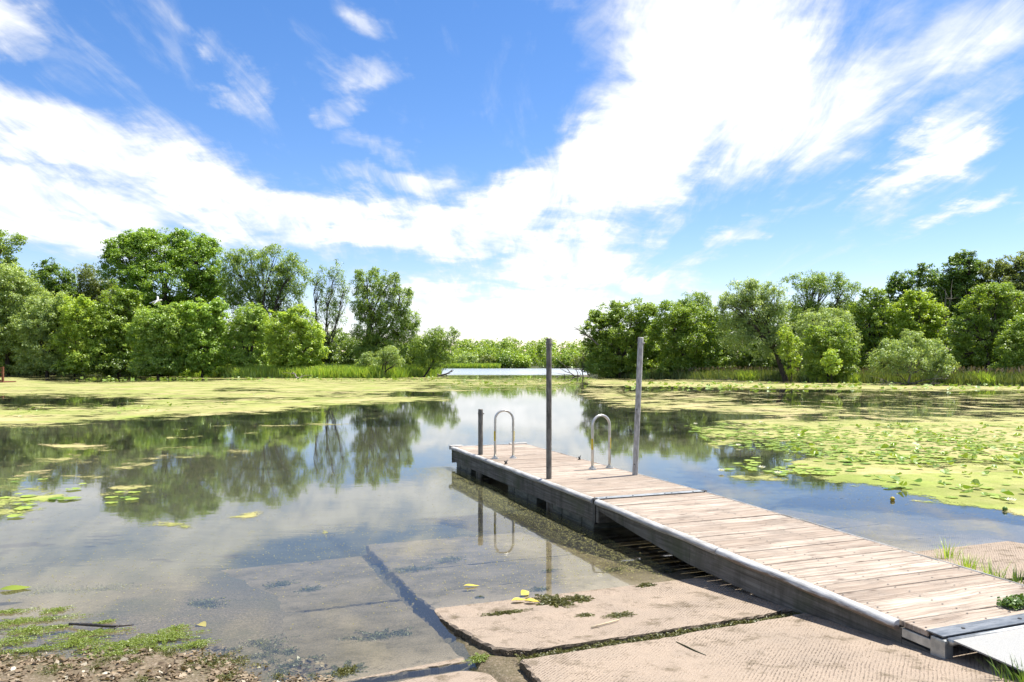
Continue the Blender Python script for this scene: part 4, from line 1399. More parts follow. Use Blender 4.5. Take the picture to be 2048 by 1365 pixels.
# ------------------------------------------------------------------ bits on the shore: moss, algae, leaf litter
def heap(name, items, size, mat, r, label, cat, kind=None, flat=0.35, wid=0.24):
    """items: (centre, radius_b, radius_a, height, count)"""
    VV, TT = [], []
    for c, rb, ra, h, n_ in items:
        if wid < 0.3: n_ = int(n_ * 2.2)
        an = r.uniform(0, 6.28, n_)
        rr = r.random(n_) ** 0.6
        ra = ra * 2.2
        lob = 0.62 + 0.38 * np.sin(an * 3 + c[0] * 9) * np.cos(an * 5 + c[1] * 7) + 0.25 * np.sin(an * 11 + c[0] * 31)
        b = np.cos(an) * rr * rb * lob
        a = np.sin(an) * rr * ra * lob
        z = h * (1 - rr) * r.random(n_) + 0.002 + 0.004 * r.random(n_)
        pos = np.stack([c[0] + b * CT + a * ST, c[1] + b * ST - a * CT, c[2] + z], 1)
        nm = unit(r.normal(size=(n_, 3)) * flat + np.array([0, 0, 1.0]))
        t = unit(np.cross(nm, r.normal(size=(n_, 3))))
        s = np.cross(nm, t)
        L = size * r.uniform(0.5, 1.5, (n_, 1))
        W = L * r.uniform(wid * 0.6, wid * 1.5, (n_, 1))
        VV.append(np.stack([pos - t * L / 2, pos + s * W / 2, pos + t * L / 2, pos - s * W / 2], 1).reshape(-1, 3))
        TT.append(np.repeat(np.clip(r.normal(0.5, 0.28, n_), 0, 1), 4))
    V, T = np.concatenate(VV), np.concatenate(TT)
    o0 = V.mean(0) * np.array([1, 1, 0]) + np.array([0, 0, V[:, 2].min()])
    o = link(name, fast_mesh(name, V - o0, 4, LEAF[mat], {'tint': T}), None, tuple(o0))
    return tag(o, label, cat, kind=kind)


def on_ramp(px, py, dz=0.0, left=False):
    z = 0.0
    for _ in range(6):
        p = P(px, py, z)
        b, a = to_dock(p.x, p.y)
        z = ramp_z(a) + (-0.095 if b < -2.6 else 0.0) + dz
        if b < -3.4: z = max(z, float(shore_h(np.array(b), np.array(a))))
    p.z = z
    return p


rm = np.random.default_rng(160)
heap('algae_clump', [(on_ramp(1110, 1206), 0.20, 0.13, 0.05, 2600), (on_ramp(1160, 1200), 0.16, 0.06, 0.025, 1200)], 0.022, 'moss', rm, 'big heap of olive algae washed up on the concrete slab', 'algae', flat=0.8)
heap('algae_clump', [(on_ramp(1292, 1172), 0.10, 0.035, 0.02, 700)], 0.02, 'moss', rm, 'small green algae tuft on the slab below the gangway', 'algae', flat=0.8)
heap('algae_clump', [(on_ramp(1010, 1227), 0.22, 0.03, 0.015, 900)], 0.018, 'moss', rm, 'thin string of green algae left of the big heap', 'algae', flat=0.8)
heap('algae_clump', [(on_ramp(1240, 1232), 0.20, 0.035, 0.015, 700), (on_ramp(1170, 1232), 0.08, 0.03, 0.015, 350)], 0.016, 'moss', rm, 'brown dried algae streak right of the big heap', 'algae', flat=0.7)
heap('algae_clump', [(on_ramp(690, 1348), 0.20, 0.09, 0.03, 1900)], 0.02, 'moss', rm, 'mossy clump at the bottom edge left of the small slab', 'algae', flat=0.8)
heap('algae_clump', [(on_ramp(575, 1335), 0.09, 0.03, 0.02, 600)], 0.018, 'moss', rm, 'small mossy tuft left of the bottom clump', 'algae', flat=0.8)
heap('algae_clump', [(on_ramp(960, 1318, -0.06), 0.12, 0.05, 0.015, 600)], 0.016, 'algae', rm, 'bright green algae in the corner where three slabs meet', 'algae', flat=0.6)
heap('submerged_weed', [(on_ramp(760, 1278), 0.30, 0.14, 0.02, 1100), (on_ramp(810, 1272), 0.12, 0.06, 0.02, 500)], 0.022, 'moss', rm, 'weed patch under shallow water on the left slab', 'weed', flat=0.8)
items = [(on_ramp(x, y), rb, ra, 0.015, n_) for x, y, rb, ra, n_ in ((400, 1210, 0.35, 0.10, 900), (560, 1170, 0.2, 0.08, 500), (620, 1180, 0.18, 0.06, 400), (820, 1140, 0.4, 0.06, 700), (900, 1120, 0.3, 0.06, 500), (90, 1185, 0.5, 0.15, 900),
         (200, 1180, 0.4, 0.12, 700), (1080, 1180, 0.16, 0.05, 260), (960, 1196, 0.05, 0.02, 120), (1100, 1142, 0.12, 0.02, 200), (1230, 1140, 0.15, 0.03, 350), (1330, 1145, 0.2, 0.04, 500), (520, 1290, 0.3, 0.1, 500), (430, 1330, 0.4, 0.12, 1100))]
heap('weed_scraps', items, 0.02, 'moss', rm, 'scraps of dark water weed over the submerged concrete', 'weed', kind='stuff', flat=0.8)
# moss growing in the joint between the two front slabs
items = []
for i in range(46):
    f = i / 45
    p = D(-2.3 + 2.3 * f, 3.50 - 0.07 * f, ramp_z(3.5) - 0.05 + 0.02 * rm.random())
    items.append((p, 0.07, 0.045, 0.04, 130))
heap('joint_moss', items, 0.018, 'moss', rm, 'moss and silt filling the joint between the front slabs', 'moss', kind='stuff', flat=0.9)
# bright algae raft on the water at the left
items = []
for x, y, rb, ra, n_ in ((330, 1275, 0.26, 0.10, 2600), (250, 1290, 0.34, 0.09, 2600), (160, 1285, 0.24, 0.07, 1600), (60, 1262, 0.26, 0.07, 1500), (110, 1222, 0.16, 0.05, 700), (30, 1245, 0.22, 0.06, 900), (210, 1245, 0.10, 0.03, 400),
                         (300, 1300, 0.25, 0.06, 1200), (20, 1285, 0.3, 0.07, 1100), (120, 1255, 0.14, 0.03, 400), (350, 1258, 0.14, 0.05, 700), (180, 1268, 0.3, 0.06, 1500), (10, 1225, 0.3, 0.05, 900), (390, 1290, 0.2, 0.05, 800), (70, 1300, 0.3, 0.04, 1000), (240, 1308, 0.3, 0.04, 900), (90, 1240, 0.4, 0.05, 700)):
    items.append((P(x, y, 0.004), rb, ra, 0.010, n_))
heap('floating_algae', items, 0.014, 'algae', rm, 'bright yellow-green algae raft at the left waterline', 'algae', kind='stuff', flat=0.5)
items = []
for i in range(95):
    x = rm.uniform(-40, 660)
    y = 1300 + 65 * rm.random() ** 0.8 + max(0, x - 420) * 0.11
    items.append((on_ramp(x, y, 0.004), 0.12, 0.07, 0.015, 26))
heap('leaf_litter', items, 0.040, 'litter', rm, 'dry brown leaf litter washed up at the lower left', 'leaf litter', kind='stuff', flat=0.35, wid=0.55)
items = [(on_ramp(rm.uniform(0, 640), 1292 + 70 * rm.random(), 0.003), 0.09, 0.05, 0.02, 170) for i in range(44)]
heap('shore_moss', items, 0.014, 'moss', rm, 'low moss and weed among the leaf litter at the lower left', 'moss', kind='stuff', flat=0.8)
# crumbs on the dry slabs and the gangway
items = [(on_ramp(rm.uniform(1000, 2000), rm.uniform(1190, 1365)), 0.10, 0.05, 0.004, 7) for i in range(130)]
heap('crumbs', items, 0.011, 'litter', rm, 'scattered crumbs of dry plant matter on the concrete', 'debris', kind='stuff', flat=0.5)


def single_leaf(name, label, p, L, W, ang, mat, fold=0.25, tilt=0.0):
    n = 7
    V, Fc = [], []
    for i in range(n + 1):
        f = i / n
        w = W * math.sin(math.pi * f ** 0.8) * 0.5
        zc = 0.02 * L * math.sin(f * 7)
        V += [((f - 0.5) * L, w, zc + fold * w), ((f - 0.5) * L, 0, zc), ((f - 0.5) * L, -w, zc + fold * w)]
    for i in range(n):
        k = i * 3
        Fc += [(k, k + 3, k + 4, k + 1), (k + 1, k + 4, k + 5, k + 2)]
    me = mesh_from(name, V, Fc, LEAF[mat], True)
    at = me.attributes.new('tint', 'FLOAT', 'POINT')
    at.data.foreach_set('value', np.linspace(0.4, 1, len(me.vertices)).astype(np.float32))
    o = link(name, me, None, p, (tilt, 0, ang))
    return tag(o, label, 'leaf')


single_leaf('floating_leaf', 'large yellow-green leaf floating at the left picture edge', P(31, 1177, 0.012), 0.26, 0.15, 0.25, 'algae', 0.1)
single_leaf('fallen_leaf', 'small bright yellow leaf on the wet shore beside the algae raft', on_ramp(403, 1252, 0.03), 0.10, 0.085, -0.5, 'yleaf', 0.5)
single_leaf('floating_leaf', 'curved yellow leaf floating over the submerged joint', P(943, 1172, 0.008), 0.15, 0.055, 0.02, 'yleaf', 0.3)
for i, (dx, dy, an) in enumerate(((-14, 6, 0.2), (12, 8, -0.25), (-2, -8, 1.0))):
    single_leaf('torn_leaf', ('pale yellow torn leaf left of the big algae heap, left piece', 'pale yellow torn leaf touching the big algae heap', 'pale yellow torn leaf standing up behind two others')[i],
                on_ramp(1052 + dx, 1195 + dy, 0.02), 0.13, 0.07, an, 'yleaf', 0.4, 0.5 if i == 2 else 0.0)
g = Geo()
g.add(tube([P(138, 1248, 0.02), P(180, 1250, 0.028), P(225, 1253, 0.022), P(268, 1250, 0.015)], [0.008, 0.012, 0.011, 0.004], 6))
g.add(tube([P(238, 1252, 0.02), P(228, 1258, 0.02)], [0.007, 0.003], 5))
tag(link('wet_stick', g.mesh('wet_stick', STICKM, True)), 'thin dark wet stick lying in the shallows at the left', 'stick')
g = Geo()
g.add(tube([on_ramp(1183, 1255, 0.012), on_ramp(1238, 1240, 0.014)], [0.006, 0.005], 6))
tag(link('straw', g.mesh('straw', STRAW, True)), 'pale straw stalk lying on the upper dry slab', 'straw')
g = Geo()
pts = [on_ramp(1352, 1284, 0.006), on_ramp(1372, 1293, 0.01), on_ramp(1390, 1302, 0.008), on_ramp(1412, 1311, 0.006)]
g.add(tube(pts, [0.003, 0.005, 0.005, 0.003], 5))
tag(link('plant_sprig', g.mesh('plant_sprig', LEAF['moss'], True)), 'thin green sprig lying on the front slab', 'sprig')


def tuft(name, label, p, n_, h, spread, seed, mat='weed', w=0.008, cat='grass', group=None):
    r = np.random.default_rng(seed)
    VV, TT = [], []
    for i in range(n_):
        an = r.uniform(0, 6.28)
        d = np.array([math.cos(an), math.sin(an), 0])
        s = np.array([-d[1], d[0], 0])
        b = d * r.uniform(0, spread)
        L = h * r.uniform(0.5, 1.1)
        out = r.uniform(0.1, 0.75)
        prev = b
        W = w * r.uniform(0.6, 1.3)
        for k in range(3):
            f1 = (k + 1) / 3
            q = b + d * out * L * f1 ** 1.6 + np.array([0, 0, L * f1 * (1 - 0.28 * out * f1)])
            w0, w1 = W * (1 - k / 3), W * (1 - f1)
            VV.append(np.stack([prev - s * w0, prev + s * w0, q + s * w1, q - s * w1]))
            prev = q
        TT += [r.random()] * 12
    o = link(name, fast_mesh(name, np.concatenate(VV), 4, LEAF[mat], {'tint': np.array(TT)}), None, p)
    return tag(o, label, cat, group, 'stuff')


tuft('grass_tuft', 'spiky grass tuft at the waterline on the right side of the gangway', on_ramp(1895, 1120, -0.02), 34, 0.24, 0.12, 1, 'grass', 0.006)
tuft('grass_tuft', 'second grass tuft beside the right edge of the gangway', on_ramp(1935, 1140, -0.02), 42, 0.20, 0.13, 2, 'grass', 0.006)
tuft('grass_tuft', 'grass growing along the gangway edge near the right picture edge', on_ramp(1985, 1160, -0.02), 60, 0.18, 0.22, 3, 'grass', 0.006)
tuft('grass_tuft', 'broad grass clump at the right picture edge behind the gangway', on_ramp(2035, 1175, -0.02), 70, 0.19, 0.26, 4, 'weed', 0.007)
tuft('grass_tuft', 'green grass clump in the bottom right corner', on_ramp(2052, 1372, 0.0), 70, 0.15, 0.16, 5, 'weed', 0.006)
tuft('grass_sprig', 'single upright grass blade near the bottom right corner', on_ramp(2003, 1358, 0.0), 3, 0.13, 0.02, 6, 'weed', 0.004)

# ------------------------------------------------------------------ the floating dock and the gangway
DECK = 0.40
FL_L, GW_L, DW = 6.10, 4.57, 1.53
fd = empty('floating_dock', D(0, 0, 0), (0, 0, TH))
tag(fd, 'grey timber floating dock section with grab rails, at the far end of the gangway', 'dock')
PITCH = math.atan(0.072 / GW_L)
gw = empty('gangway', D(0, 0, 0), (PITCH, 0, TH))
tag(gw, 'wooden gangway of weathered planks leading from the shore to the float', 'gangway')

rw = np.random.default_rng(170)
PL_W = 0.1865


def plank_mesh(length, seed):
    r = np.random.default_rng(seed)
    bm = box_geo(-length / 2, length / 2, -PL_W / 2, PL_W / 2, -0.038, 0.0)
    bmesh.ops.subdivide_edges(bm, edges=[e for e in bm.edges if abs((e.verts[0].co - e.verts[1].co).x) > 0.1], cuts=7, use_grid_fill=True)
    for v in bm.verts:
        j = (float(fbm(np.array(v.co.x * 3 + seed * 5.3), np.array(v.co.y * 2 + seed))) - 0.5)
        v.co.y += j * 0.006
        v.co.z += (float(fbm(np.array(v.co.x * 2 + seed * 1.7), np.array(v.co.y * 9))) - 0.5) * 0.006
    bmesh.ops.bevel(bm, geom=[e for e in bm.edges if len(e.link_faces) == 2 and e.calc_face_angle(0) > 0.8], offset=0.004, segments=1, affect='EDGES')
    return bm_mesh('plank', bm, WOOD)


PLANKS = [plank_mesh(DW - 0.03, s) for s in range(6)]


def lay(parent, a0, a1):
    n_ = int(round((a1 - a0) / 0.1935))
    step = (a1 - a0) / n_
    for i in range(n_):
        a = a0 + (i + 0.5) * step
        o = link('plank', PLANKS[int(rw.integers(0, 6))], parent, (DW / 2 + rw.normal() * 0.002, -a, DECK + rw.normal() * 0.0015), (rw.normal() * 0.003, 0, (math.pi if rw.random() < 0.5 else 0) + rw.normal() * 0.0015))
        o.scale = (1, step / 0.1935 * 0.99, 1)


lay(fd, -FL_L + 0.02, -0.10)
lay(gw, 0.06, GW_L - 0.02)


def extrude_profile(profile, stations, name, mat, smooth=True):
    """profile: (x,z) loop; stations: (y, dx, dz, sx, sz)"""
    V, Fc = [], []
    m = len(profile)
    for (y, dx, dz, sx, sz) in stations:
        V += [(dx + x * sx, y, dz + z * sz) for x, z in profile]
    for i in range(len(stations) - 1):
        for k in range(m):
            k2 = (k + 1) % m
            Fc.append((i * m + k, (i + 1) * m + k, (i + 1) * m + k2, i * m + k2))
    Fc.append(tuple(range(m)))
    Fc.append(tuple((len(stations) - 1) * m + k for k in range(m - 1, -1, -1)))
    me = mesh_from(name, V, Fc, mat, False)
    bm = bmesh.new()
    bm.from_mesh(me)
    bmesh.ops.recalc_face_normals(bm, faces=bm.faces)
    for f in bm.faces:
        f.smooth = smooth and len(f.verts) == 4
    bm.to_mesh(me)
    bm.free()
    return me


BUMP_L = [(0.0, 0.008)] + [(-0.048 * math.sin(an) - 0.004, 0.008 - 0.036 + 0.036 * math.cos(an)) for an in np.linspace(0.15, math.pi * 0.95, 9)] + [(0.0, -0.066)]


def bumper(parent, a0, a1, side, mat, wav, name='edge_bumper', dz=0.0, label=None):
    prof = BUMP_L if side < 0 else [(-x * 0.55, z * 0.6) for x, z in BUMP_L]
    x0 = 0.006 if side < 0 else DW - 0.006
    st = []
    n_ = max(2, int((a1 - a0) / 0.06))
    for i in range(n_ + 1):
        a = a0 + (a1 - a0) * i / n_
        w = 1 + wav * (math.sin(a * 9.3) * 0.5 + math.sin(a * 5.1 + 1) * 0.5)
        st.append((-a, x0, DECK + dz + 0.002 * math.sin(a * 4.0), w, w))
    o = link(name, extrude_profile(prof, st, name, mat), parent)
    if label: o['label'] = label
    return o


bumper(fd, -FL_L - 0.03, -0.02, -1, RIM, 0.04)
bumper(fd, -FL_L - 0.0, -0.02, 1, RIM, 0.02)
bumper(gw, 0.07, 2.42, -1, RIM, 0.06)
bumper(gw, 2.43, 4.34, -1, RIM_OLD, 0.10, label='worn brown and white edge bumper near the shore')
bumper(gw, 0.04, GW_L, 1, RIM, 0.02)
# far end edge and raised white corner caps
link('end_bumper', bm_mesh('end_bumper', box_geo(0.0, DW, FL_L + 0.004, FL_L + 0.045, DECK - 0.05, DECK + 0.006, 0.012), RIM), fd)
for b0, b1 in ((-0.06, 0.20), (DW - 0.34, DW + 0.03)):
    link('corner_cap', bm_mesh('corner_cap', box_geo(b0, b1, FL_L - 0.03, FL_L + 0.07, DECK - 0.055, DECK + 0.026, 0.02), RIM, True), fd)


def beam(parent, prof, name='side_beam', mat=None, x0=0.0, x1=0.045):
    """prof: list of (a, ztop, zbot)"""
    V, Fc = [], []
    for a, zt, zb in prof:
        V += [(x0, -a, zt), (x1, -a, zt), (x1, -a, zb), (x0, -a, zb)]
    for i in range(len(prof) - 1):
        for k in range(4):
            k2 = (k + 1) % 4
            Fc.append((i * 4 + k, (i + 1) * 4 + k, (i + 1) * 4 + k2, i * 4 + k2))
    Fc += [(0, 1, 2, 3), tuple(len(V) - 4 + k for k in (3, 2, 1, 0))]
    me = mesh_from(name, V, Fc, mat or BEAM)
    bm = bmesh.new(); bm.from_mesh(me); bmesh.ops.recalc_face_normals(bm, faces=bm.faces); bm.to_mesh(me); bm.free()
    return link(name, me, parent)


TOPB = DECK - 0.042
beam(fd, [(-FL_L + 0.03, TOPB, 0.115), (-3.62, TOPB, 0.115)])
beam(fd, [(-3.615, TOPB, 0.115), (-0.035, TOPB, 0.115)])
beam(fd, [(-FL_L + 0.03, TOPB, 0.115), (-0.035, TOPB, 0.115)], x0=DW - 0.045, x1=DW)
link('end_beam', bm_mesh('end_beam', box_geo(0.05, DW - 0.05, FL_L - 0.075, FL_L - 0.03, 0.115, TOPB), BEAM), fd)
link('end_beam', bm_mesh('end_beam', box_geo(0.05, DW - 0.05, 0.04, 0.085, 0.115, TOPB), BEAM), fd)
link('corner_post', bm_mesh('corner_post', box_geo(-0.012, 0.05, FL_L - 0.02, FL_L + 0.02, 0.09, DECK - 0.06), BEAM), fd)
beam(gw, [(0.10, TOPB, TOPB - 0.085), (0.5, TOPB, TOPB - 0.125), (1.0, TOPB, TOPB - 0.165), (1.96, TOPB, TOPB - 0.225)], x0=0.004, x1=0.05)
beam(gw, [(1.968, TOPB, TOPB - 0.225), (3.2, TOPB, TOPB - 0.225), (4.36, TOPB, TOPB - 0.15)], x0=0.002, x1=0.05)
beam(gw, [(0.10, TOPB, TOPB - 0.085), (1.0, TOPB, TOPB - 0.165), (1.96, TOPB, TOPB - 0.225), (4.36, TOPB, TOPB - 0.15)], x0=DW - 0.05, x1=DW)
for b in (0.55, 1.0):
    beam(gw, [(0.12, TOPB, TOPB - 0.14), (4.3, TOPB, TOPB - 0.12)], 'joist', x0=b, x1=b + 0.05)
for b in (0.5, 1.0):
    beam(fd, [(-FL_L + 0.09, TOPB, 0.16), (-0.1, TOPB, 0.16)], 'joist', x0=b, x1=b + 0.05)

# float tanks under the dock: ribbed plastic blocks
def tank(a0, a1, cuts):
    e = [a0] + cuts + [a1]
    g = Geo()
    for i in range(len(e) - 1):
        p, q = e[i] + 0.012, e[i + 1] - 0.012
        for z0, z1, ins in ((-0.22, 0.015, 0.0), (0.019, 0.112, 0.006)):
            bm = box_geo(0.055 + ins, DW - 0.055 - ins, -q, -p, z0, z1, 0.008)
            n0 = [v.co.copy() for v in bm.verts]
            bm.verts.index_update()
            g.add((n0, [tuple(v.index for v in f.verts) for f in bm.faces]))
            bm.free()
    link('float_tank', g.mesh('float_tank', FLOATM), fd)


tank(-6.04, -5.09, [-5.78, -5.34])
tank(-3.15, -1.95, [-2.86, -2.30])
tank(-1.40, -0.14, [-1.08, -0.48])
link('light_blocker', bm_mesh('light_blocker', box_geo(0.42, DW - 0.30, 0.2, FL_L - 0.2, -0.3, 0.15), DARKMETAL), fd)  # added dark block that keeps light out of the gaps between tanks
for a in (-4.82, -1.49):
    link('brace', bm_mesh('brace', box_geo(0.08, 0.17, -a - 0.05, -a + 0.05, -0.25, 0.113), BEAM), fd)

# hinge between the two sections
link('hinge_plate', bm_mesh('hinge_plate', box_geo(0.02, DW - 0.02, -0.045, 0.052, DECK + 0.0005, DECK + 0.009, 0.003), HINGE), gw)
g = Geo()
for b in (0.14, 0.5, 0.95, 1.05, 1.36):
    g.add(tube([(b, -0.02, DECK + 0.008), (b, -0.02, DECK + 0.014)], [0.011, 0.009], 8))
link('hinge_bolts', g.mesh('hinge_bolts', DARKMETAL), gw)
link('hinge_bracket', bm_mesh('hinge_bracket', box_geo(-0.018, 0.05, -0.03, 0.03, 0.10, DECK - 0.002, 0.004), DARKMETAL), gw)
link('hinge_bracket', bm_mesh('hinge_bracket', box_geo(-0.006, 0.30, -0.10, -0.036, 0.125, DECK - 0.045, 0.006), BEAM), gw)
link('hinge_bracket', bm_mesh('hinge_bracket', box_geo(DW - 0.03, DW + 0.03, -0.03, 0.05, 0.18, DECK + 0.012, 0.006), DARKMETAL), gw)

# shore end: aluminium side channel, end bracket, dark hinge strip, pale flap plate
link('side_channel', bm_mesh('side_channel', box_geo(0.004, 0.05, -4.58, -4.36, DECK - 0.10, DECK - 0.042, 0.004), HINGE), gw)
link('side_channel', bm_mesh('side_channel', box_geo(0.004, 0.05, -4.58, -4.36, DECK - 0.19, DECK - 0.115, 0.004), BEAM), gw)
link('end_bracket', bm_mesh('end_bracket', box_geo(-0.012, 0.06, -4.69, -4.585, DECK - 0.20, DECK - 0.008, 0.012), HINGE), gw)
link('end_strip', bm_mesh('end_strip', box_geo(0.0, DW, -4.665, -4.545, DECK + 0.002, DECK + 0.012, 0.004), STRIP), gw)
g = Geo()
g.add(tube([(0.012, -4.70, DECK - 0.012), (DW, -4.70, DECK - 0.012)], [0.024, 0.024], 12))
link('hinge_pin', g.mesh('hinge_pin', HINGE, True), gw)
g = Geo()
for b in (0.24, 0.75, 1.25):
    g.add(tube([(b, -4.61, DECK + 0.010), (b, -4.61, DECK + 0.017)], [0.014, 0.011], 8))
link('strip_bolts', g.mesh('strip_bolts', DARKMETAL), gw)
# the flap bends gently down to the ground
V, Fc = [], []
NS = 12
for i in range(NS + 1):
    f = i / NS
    a = 4.705 + 1.35 * f
    z = DECK + 0.004 - 0.02 * f - 0.075 * f * f
    V += [(0.02, -a, z), (DW - 0.01, -a, z), (DW - 0.01, -a, z - 0.009), (0.02, -a, z - 0.009)]
for i in range(NS):
    for k in range(4):
        k2 = (k + 1) % 4
        Fc.append((i * 4 + k, (i + 1) * 4 + k, (i + 1) * 4 + k2, i * 4 + k2))
Fc += [(0, 1, 2, 3), tuple(len(V) - 4 + k for k in (3, 2, 1, 0))]
me = mesh_from('flap_plate', V, Fc, PLATE)
bm = bmesh.new(); bm.from_mesh(me); bmesh.ops.recalc_face_normals(bm, faces=bm.faces); bm.to_mesh(me); bm.free()
link('flap_plate', me, gw)

# screws in rows over the joists
def screws(parent, a0, a1):
    g = Geo()
    n_ = int(round((a1 - a0) / 0.1935))
    step = (a1 - a0) / n_
    for i in range(n_):
        for b in (0.06, 0.56, 1.03, DW - 0.06):
            for da in (-0.05, 0.05):
                x, y = b + rw.normal() * 0.012, -(a0 + (i + 0.5) * step + da + rw.normal() * 0.006)
                g.add(([(x + 0.0075 * math.cos(t_), y + 0.0075 * math.sin(t_), DECK + 0.0045) for t_ in np.linspace(0, 6.28, 7)[:-1]], [(0, 1, 2, 3, 4, 5)]))
    tag(link('screws', g.mesh('screws', DARKMETAL), parent), kind='stuff')


screws(fd, -FL_L + 0.02, -0.10)
screws(gw, 0.06, GW_L - 0.02)

# grab rails
def grab_rail(b0, b1, a0, a1):
    h = 0.82
    p0, p1 = Vector((b0, -a0, DECK)), Vector((b1, -a1, DECK))
    c = (p0 + p1) / 2
    half = (p1 - p0) / 2
    R = half.length
    pts = [p0 + Vector((0, 0, 0.004)), p0 + Vector((0, 0, h * 0.4))]
    for an in np.linspace(math.pi, 0, 13):
        pts.append(c + half * math.cos(an) + Vector((0, 0, h - R + R * math.sin(an))))
    pts += [p1 + Vector((0, 0, h * 0.4)), p1 + Vector((0, 0, 0.004))]
    g = Geo()
    g.add(tube(pts, [0.021] * len(pts), 12))
    o = link('grab_rail', g.mesh('grab_rail', ALU, True), fd)
    for p, sgn in ((p0, -1), (p1, 1)):
        g = Geo()
        g.add(tube([p + Vector((0, 0, 0.003)), p + Vector((0, 0, 0.016))], [0.062, 0.058], 16))
        g.add(tube([p + Vector((0, 0, 0.016)), p + Vector((0, 0, 0.05))], [0.034, 0.027], 14))
        for k in range(4):
            q = p + Vector((math.cos(k * 1.57 + 0.6) * 0.045, math.sin(k * 1.57 + 0.6) * 0.045, 0.015))
            g.add(tube([q, q + Vector((0, 0, 0.014))], [0.010, 0.009], 6))
        link('flange', g.mesh('flange', ALU), o)
        g = Geo()
        g.add(tube([p + Vector((0, 0, 0.30)), p + Vector((0, 0, 0.47))], [0.0222, 0.0222], 12, False))
        V = [v for v in g.v]
        keep = [f for f in g.f if sum(V[i].x for i in f) / len(f) * sgn > p.x * sgn + 0.002]
        link('warning_sticker', mesh_from('warning_sticker', V, keep, STICKER, True), o)
    return o


grab_rail(0.15, 0.46, -4.02, -3.97)
grab_rail(1.12, 1.43, -2.28, -2.31)


def cleat(b, a, rot):
    g = Geo()
    for s in (-1, 1):
        g.add(tube([(s * 0.022, 0, 0.002), (s * 0.02, 0, 0.03)], [0.012, 0.010], 8))
        g.add(tube([(0, 0, 0.035), (s * 0.04, 0, 0.036), (s * 0.085, 0, 0.052)], [0.013, 0.011, 0.006], 8))
    bm = box_geo(-0.04, 0.04, -0.018, 0.018, 0.0, 0.008)
    bm.verts.index_update()
    g.add(([v.co.copy() for v in bm.verts], [tuple(v.index for v in f.verts) for f in bm.faces]))
    bm.free()
    link('cleat', g.mesh('cleat', DARKMETAL, True), fd, (b, -a, DECK + 0.003), (0, 0, rot))


cleat(0.09, -3.32, 0.9)
cleat(1.45, -3.42, 0.9)


# steel pipe posts that hold the float
def post(b, a, h, rad, mat, label, tilt=(0, 0, 0), collar=True):
    root = empty('dock_post', D(b, a, 0), tilt)
    tag(root, label, 'post', 'steel posts through the dock')
    g = Geo()
    zz = [-1.1, 0.0, DECK, DECK + h * 0.5, DECK + h - 0.012, DECK + h]
    g.add(tube([(0, 0, z) for z in zz], [rad] * 5 + [rad * 0.94], 20))
    link('pipe', g.mesh('pipe', mat, True), root)
    g = Geo()
    zc = DECK + h - 0.09
    g.add(tube([(0, 0, zc), (0, 0, zc + 0.018)], [rad * 1.14, rad * 1.14], 20))
    g.add(tube([(rad * 0.9, 0, zc + 0.009), (rad * 1.5, 0, zc + 0.009)], [0.010, 0.010], 8))
    link('collar', g.mesh('collar', mat), root)
    g = Geo()
    for z in (0.16, 0.95):
        if z < h:
            g.add(tube([(-rad * 0.45, -rad * 0.86, DECK + z), (-rad * 0.5, -rad * 0.98, DECK + z)], [0.010, 0.010], 8))
    link('bolt_hole', g.mesh('bolt_hole', DARKMETAL), root)


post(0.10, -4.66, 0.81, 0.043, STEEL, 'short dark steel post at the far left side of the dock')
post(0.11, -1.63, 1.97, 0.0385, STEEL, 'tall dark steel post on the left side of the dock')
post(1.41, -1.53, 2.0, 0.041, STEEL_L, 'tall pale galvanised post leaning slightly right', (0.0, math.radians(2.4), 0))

# little weed growing through the deck near the shore end
def weed(name, label, p, seed):
    r = np.random.default_rng(seed)
    n_ = 1000
    pos = np.stack([r.choice([-0.085, -0.04, 0.0, 0.045, 0.09, 0.13], n_) + np.clip(r.normal(size=n_), -2, 2) * 0.03, np.clip(r.normal(size=n_), -1.7, 1.7) * 0.032, np.clip(np.abs(r.normal(size=n_)), 0, 1.8) * 0.028 + 0.004], 1)
    V = leaves(pos, unit(pos), 0.026, 'broad', r)
    V[:, 2] = np.maximum(V[:, 2], 0.001)
    o = link(name, fast_mesh(name, V, 4, LEAF['weed'], {'tint': np.repeat(r.random(n_), 4)}), None, p, (0, 0, TH))
    return tag(o, label, 'weed', kind='stuff')


pw = P(2036, 1212, 0.336)
weed('deck_weed', 'low green weed sprouting between gangway planks at the right edge', pw, 3)

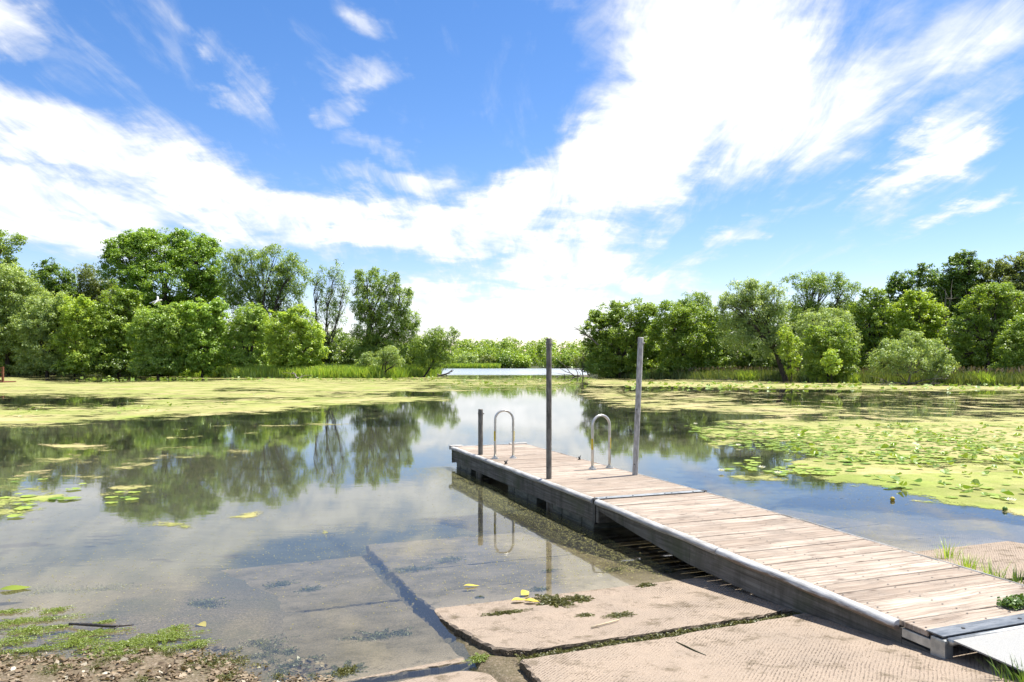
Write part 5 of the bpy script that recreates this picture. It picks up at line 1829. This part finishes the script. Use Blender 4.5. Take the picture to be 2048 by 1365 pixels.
# ------------------------------------------------------------------ brown railing at the left edge and a gull over the bay
Yr = 84.0
pr = AT(3, 764, Yr)
rl = empty('pier_railing', (pr.x, pr.y, 0.0))
tag(rl, 'red-brown timber pier railing cut by the left picture edge', 'railing')
for x in (0.15, -0.42, -1.0, -2.6, -4.2):
    link('railing_post', bm_mesh('railing_post', box_geo(x - 0.09, x + 0.09, -0.09, 0.09, -0.8, 1.78, 0.01), REDWOOD), rl)
for z in (1.62, 1.15, 0.65, 0.25):
    link('rail', bm_mesh('rail', box_geo(-4.4, 0.055, -0.12, -0.093, z - 0.06, z + 0.06, 0.006), REDWOOD), rl)
link('pier_deck', bm_mesh('pier_deck', box_geo(-4.4, 0.2, 0.095, 2.2, 0.02, 0.14), REDWOOD), rl)


def gull():
    g = Geo()
    g.add(tube([(-0.23, 0, 0.0), (-0.16, 0, 0.0), (-0.05, 0, 0), (0.06, 0, 0.0), (0.13, 0, 0.012), (0.17, 0, 0.016), (0.20, 0, 0.012), (0.235, 0, 0.005)],
               [0.012, 0.028, 0.045, 0.05, 0.038, 0.03, 0.022, 0.004], 10))
    for s in (-1, 1):
        sec = [(0.0, 0.02, 0.10, 0.025), (0.16, 0.04, 0.095, 0.075), (0.30, 0.01, 0.07, 0.085), (0.44, -0.06, 0.012, 0.06)]
        V, Fc = [], []
        for y, x, c_, z in sec:
            V += [(x + c_ * 0.5, s * y, z), (x, s * y, z + 0.010), (x - c_ * 0.6, s * y, z - 0.004), (x, s * y, z - 0.006)]
        for i in range(3):
            for k in range(4):
                k2 = (k + 1) % 4
                Fc.append((i * 4 + k, i * 4 + k2, (i + 1) * 4 + k2, (i + 1) * 4 + k))
        Fc.append((12, 13, 14, 15))
        g.add(([Vector(v) for v in V], Fc))
    g.add(([Vector(v) for v in ((-0.20, 0, 0.012), (-0.33, 0.06, 0.0), (-0.31, 0, 0.002), (-0.33, -0.06, 0.0), (-0.2, 0, -0.012))], [(0, 1, 2), (0, 2, 3), (4, 2, 1), (4, 3, 2)]))
    return g.mesh('gull', BIRDM, True)


tag(link('gull', gull(), None, AT(314, 603, 33), (math.radians(30), math.radians(-14), math.radians(8))), 'white gull gliding low over the bay in front of the left trees', 'bird')
